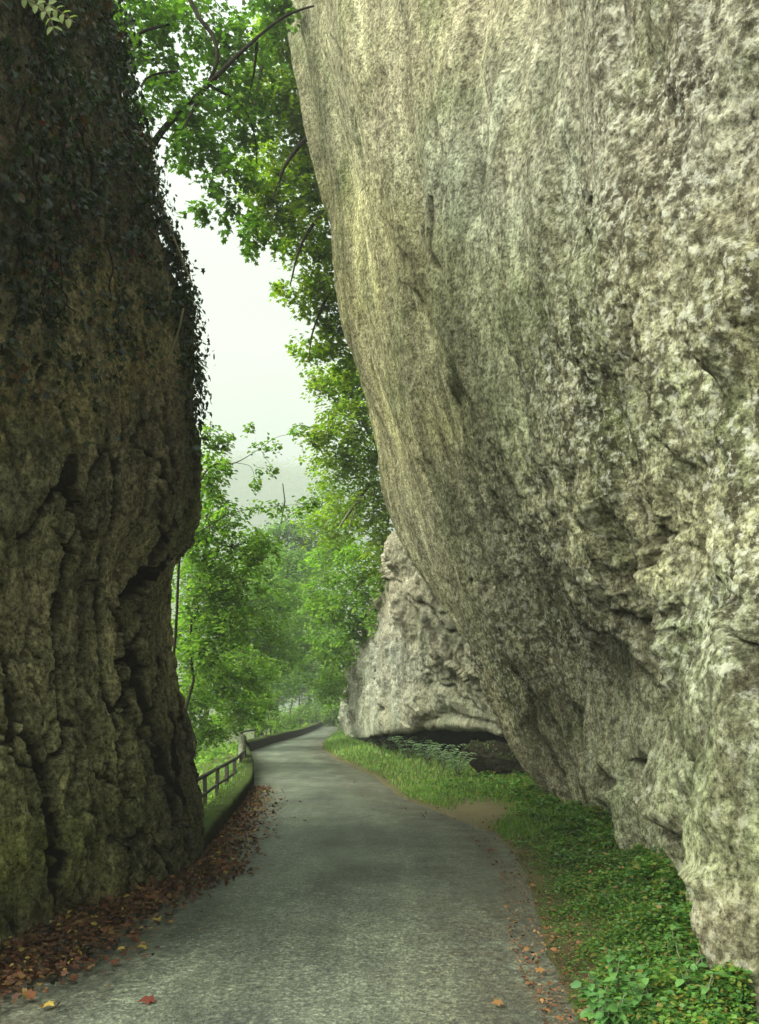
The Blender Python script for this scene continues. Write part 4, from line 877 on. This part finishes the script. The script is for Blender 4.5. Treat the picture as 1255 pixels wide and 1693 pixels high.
# fallen leaves
def litter(k, mat, label, fn, s0=.04, s1=.085):
    x, y, zz = fn(k); n = len(x)
    V, F = leaves(np.stack([x, y, zz], -1), rnd(n, r) * np.array([1, 1, .25]), np.array([0, 0, 1.]) + rnd(n, r) * .7, r.uniform(s0, s1, n) * r.uniform(.45, 1.15, n), MAPLE if s1 > .08 else OVAL)
    return tag(mk('fallen_leaves', V, F, M[mat]), label, 'fallen leaves', kind='stuff')
def left_edge(k):
    y = 1 / r.uniform(1 / 20, 1 / 4.2, k); rockx = np.interp(y, [4, 5, 6.35, 7.3, 8.35, 9.7, 9.9, 20], [-3.9, -3.35, -2.75, -2.66, -2.42, -2.0, -2.15, -3.0])
    wd = np.interp(y, [4, 6, 8, 10, 14, 20], [.75, .75, .55, .55, .75, .5]); e = np.abs(r.normal(size=k)) * .48
    x = rockx - .05 + wd * e * 1.0; heap = .10 * np.exp(-(e / .5) ** 2) * (y < 10) * r.uniform(0, 1, k)
    return x, y, .045 + heap + .02 * r.uniform(size=k)
litter(14000, 'litter', 'drift of red brown fallen leaves at the foot of the dark rock', left_edge)
litter(420, 'litter_yellow', 'yellow leaves scattered in the brown drift along the wall', lambda k: (lambda a: (a[0] + .1 * r.uniform(size=k), a[1], a[2] + .03))(left_edge(k)), .035, .07)
def right_edge(k):
    x, y, t_ = scatter_verge(k, 3.8, 22, -.22, .85, 1.2); return x, y, np.where(t_ > 0, vz(x, y) + .03 + .14 * np.clip(t_, 0, 1) * r.uniform(size=k), .035)
litter(3800, 'litter', 'brown leaves caught in the verge plants', right_edge, .012, .045)
litter(700, 'litter_tan', 'tan and orange leaves lying among the verge plants', right_edge, .02, .055)
def one_leaf(px_, py_, s, mat, label):
    p = G(px_, py_, .04); root = p + np.array([0, 0, .012])
    V, F = leaves(np.array([root]), np.array([[r.normal(), r.normal(), .08]]), np.array([[.1, -.25, 1.]]), s, MAPLE)
    o = mk('fallen_leaf', V - root, F, M[mat]); o.location = tuple(root); tag(o, label, 'leaf', 'single fallen leaves on the road')
one_leaf(255, 1655, .11, 'litter_red', 'single curled red brown leaf on the near asphalt')
one_leaf(243, 1568, .09, 'litter_yellow', 'yellow leaf at the outer edge of the brown leaf drift')
one_leaf(75, 1662, .09, 'litter_yellow', 'yellow leaf at the bottom end of the leaf drift')
one_leaf(886, 1607, .08, 'litter_tan', 'tan leaf lying on the road near the verge plants')
one_leaf(830, 1660, .08, 'litter_tan', 'tan leaf lowest on the asphalt toward the verge')
one_leaf(815, 1408, .10, 'litter_red', 'dark leaf on the road beside the bare earth patch')
# nettles in the near corner
def herb(name, label, p, h, ns, lsize, mat, group, cat, spread=.5, nleaf=5, tm=OVAL):
    root = empty(name, p, label, cat, group); t = Tubes(); lp, lx, ln, ls = [], [], [], []
    for _ in range(ns):
        th = r.uniform(0, 6.28); e = np.array([math.cos(th) * spread * h * r.uniform(.3, 1), math.sin(th) * spread * h * r.uniform(.3, 1), h * r.uniform(.6, 1)])
        q = wobble((0, 0, -.03), e, 8, .06, r, .03); t.add(q, np.linspace(.006, .0025, 8), 5)
        for i in range(nleaf):
            f = .25 + .75 * i / (nleaf - 1); pt = q[min(7, int(f * 7))]
            for s in (0, math.pi):
                a = th + i * 1.57 + s + r.normal() * .2; lp.append(pt); lx.append((math.cos(a), math.sin(a), r.uniform(-.35, .15))); ln.append(np.array([0, 0, 1.]) + r.normal(size=3) * .25); ls.append(lsize * (1.2 - .5 * f) * r.uniform(.8, 1.2))
    t.build('stem', M['barkgreen'], root); V, F = leaves(np.array(lp), np.array(lx), np.array(ln), np.array(ls), tm); mk('foliage', V, F, M[mat], root); return root
nl = [(985, 1680, .26, 'nettle at the road side of the near verge corner'), (1030, 1650, .30, 'pale nettle standing above the others at the corner of the asphalt'), (1010, 1720, .30, 'nettle cut by the bottom edge of the photo'), (1075, 1700, .26, 'short nettle between the two nettle clumps'),
      (1130, 1650, .38, 'tall nettle under the ragged foot of the cliff'), (1170, 1640, .36, 'nettle pressed against the near cliff foot'), (1110, 1610, .30, 'nettle behind the tall one, among orange leaves'), (1150, 1700, .34, 'broad nettle lowest beside the cliff foot')]
for a, b, h, lab in nl: herb('nettle', lab, G(a, b, .12), h, 5, .085, 'nettle', 'nettles in the near corner of the verge', 'plant')
vp = [(1060, 1440, .22, 'bushy herb at the foot of the cliff fin'), (940, 1390, .22, 'leafy herb under the leaning cliff foot'), (1000, 1480, .2, 'leafy herb in the middle of the verge carpet'), (900, 1325, .3, 'leafy herb beside the boulder in the cave mouth'), (1075, 1530, .22, 'leafy herb below the ragged lime crust')]
for a, b, h, lab in vp: herb('verge_plant', lab, G(a, b, .1), h, 7, .07, 'cover', 'taller herbs along the cliff foot', 'plant')
# ferns before the cave
fl_ = [(596, 1231, .7, 'fern beside the left end of the cave'), (622, 1238, .8, 'pale fern second from the far end of the cave'), (645, 1245, .75, 'pale fern in the middle left of the cave mouth'), (676, 1256, .9, 'large pale fern at the middle of the cave mouth'), (706, 1264, .8, 'drooping pale fern right of the middle of the cave'),
       (733, 1272, .8, 'pale fern left of the mossy boulder'), (757, 1284, .7, 'fern closest to the mossy boulder')]
for a, b, h, lab in fl_:
    p = G(a, b, .15); root = empty('fern', p, lab, 'fern', 'pale ferns in front of the cave'); t = Tubes(); lp, lx, ln, ls = [], [], [], []
    for i in range(9):
        th = i * .7 + r.uniform(-.2, .2); L = 1.15 * h * r.uniform(.7, 1.1); s_ = np.linspace(0, 1, 10)
        q = np.stack([np.cos(th) * L * s_ * .75, np.sin(th) * L * s_ * .75, L * (1.9 * s_ - 1.2 * s_ ** 2)], -1); t.add(q, np.linspace(.008, .003, 10), 5)
        for j in range(2, 10):
            for s in (-1, 1):
                lp.append(q[j]); lx.append((-np.sin(th) * s + .5 * np.cos(th), np.cos(th) * s + .5 * np.sin(th), -.15)); ln.append((0, 0, 1)); ls.append(.26 * h * (1.15 - s_[j]) + .04)
    t.build('stem', M['barkgreen'], root); V, F = leaves(np.array(lp), np.array(lx), np.array(ln, float), np.array(ls), tmpl_simple(.2, .05)); mk('fronds', V, F, M['fern'], root)
# mossy boulder in the cave mouth
th, ph = np.meshgrid(np.linspace(0, 2 * np.pi, 90), np.linspace(.02, np.pi - .02, 50), indexing='ij')
q = np.stack([np.sin(ph) * np.cos(th), np.sin(ph) * np.sin(th), np.cos(ph)], -1); q = np.sign(q) * np.abs(q) ** .8
rr = 1 + .28 * fbm(q[..., 0] * 1.3, q[..., 1] * 1.3, q[..., 2] * 1.3 + 4, 3) + .07 * fbm(q[..., 0] * 6, q[..., 1] * 6, q[..., 2] * 6, 3)
q = q * rr[..., None] * np.array([1.5, .8, .50]); q[..., 2] += q[..., 0] * -.26 + .10 * np.abs(np.sin(q[..., 0] * 3.1))
c = W(852, 1275, 20.2)
bo = mk('boulder', q.reshape(-1, 3), grid_faces(90, 50), M['boulder']); bo.location = (c[0] + .45, c[1] + 1.5, .28)
cattr(bo, 'tint', np.tile([.022, .022, .014], (4500, 1))); fattr(bo, 'pit', np.zeros(4500)); fattr(bo, 'dirt_shade', np.zeros(4500)); uvmap(bo, np.stack([th, ph], -1).reshape(-1, 2))
tag(bo, 'dark mossy boulder lying in the mouth of the cave', 'boulder')
k = 1500; ii = r.choice(4500, k); nz_ = q.reshape(-1, 3)[ii]; dirn = nz_ / np.linalg.norm(nz_, axis=1)[:, None]; ok = (dirn[:, 2] > .35) & (nz_[:, 0] < .35) & (noise(nz_[:, 0] * 2, nz_[:, 1] * 2, nz_[:, 2] * 2) > -.15); nz_, dirn = nz_[ok], dirn[ok]
V, F = leaves(nz_ + dirn * .01, rnd(len(nz_), r) + np.array([0, 0, -.4]), dirn + rnd(len(nz_), r) * .4, r.uniform(.03, .07, len(nz_)), OVAL)
mo = mk('creeper', V + np.array(bo.location), F, M['cover']); tag(mo, 'green creeper leaves trailing over the mossy boulder', 'creeper')

# ------------------------------------------------------------------ haze
HAZE = 0.0010
if HAZE:
    V = np.array([(x, y, z) for x in (-1610, 1010) for y in (-40, 1650) for z in (-20, 700)]); F = np.array([[0,1,3,2],[4,6,7,5],[0,4,5,1],[2,3,7,6],[0,2,6,4],[1,5,7,3]])
    m = bpy.data.materials.new('valley_haze'); m.use_nodes = True; n = m.node_tree.nodes; n.remove(n['Principled BSDF'])
    v = n.new('ShaderNodeVolumePrincipled'); v.inputs['Density'].default_value = HAZE; v.inputs['Color'].default_value = (.93, .97, .90, 1)
    m.node_tree.links.new(v.outputs[0], n['Material Output'].inputs['Volume'])
    tag(mk('haze', V, F, m, smooth=False), 'pale haze filling the valley', 'haze', kind='stuff')
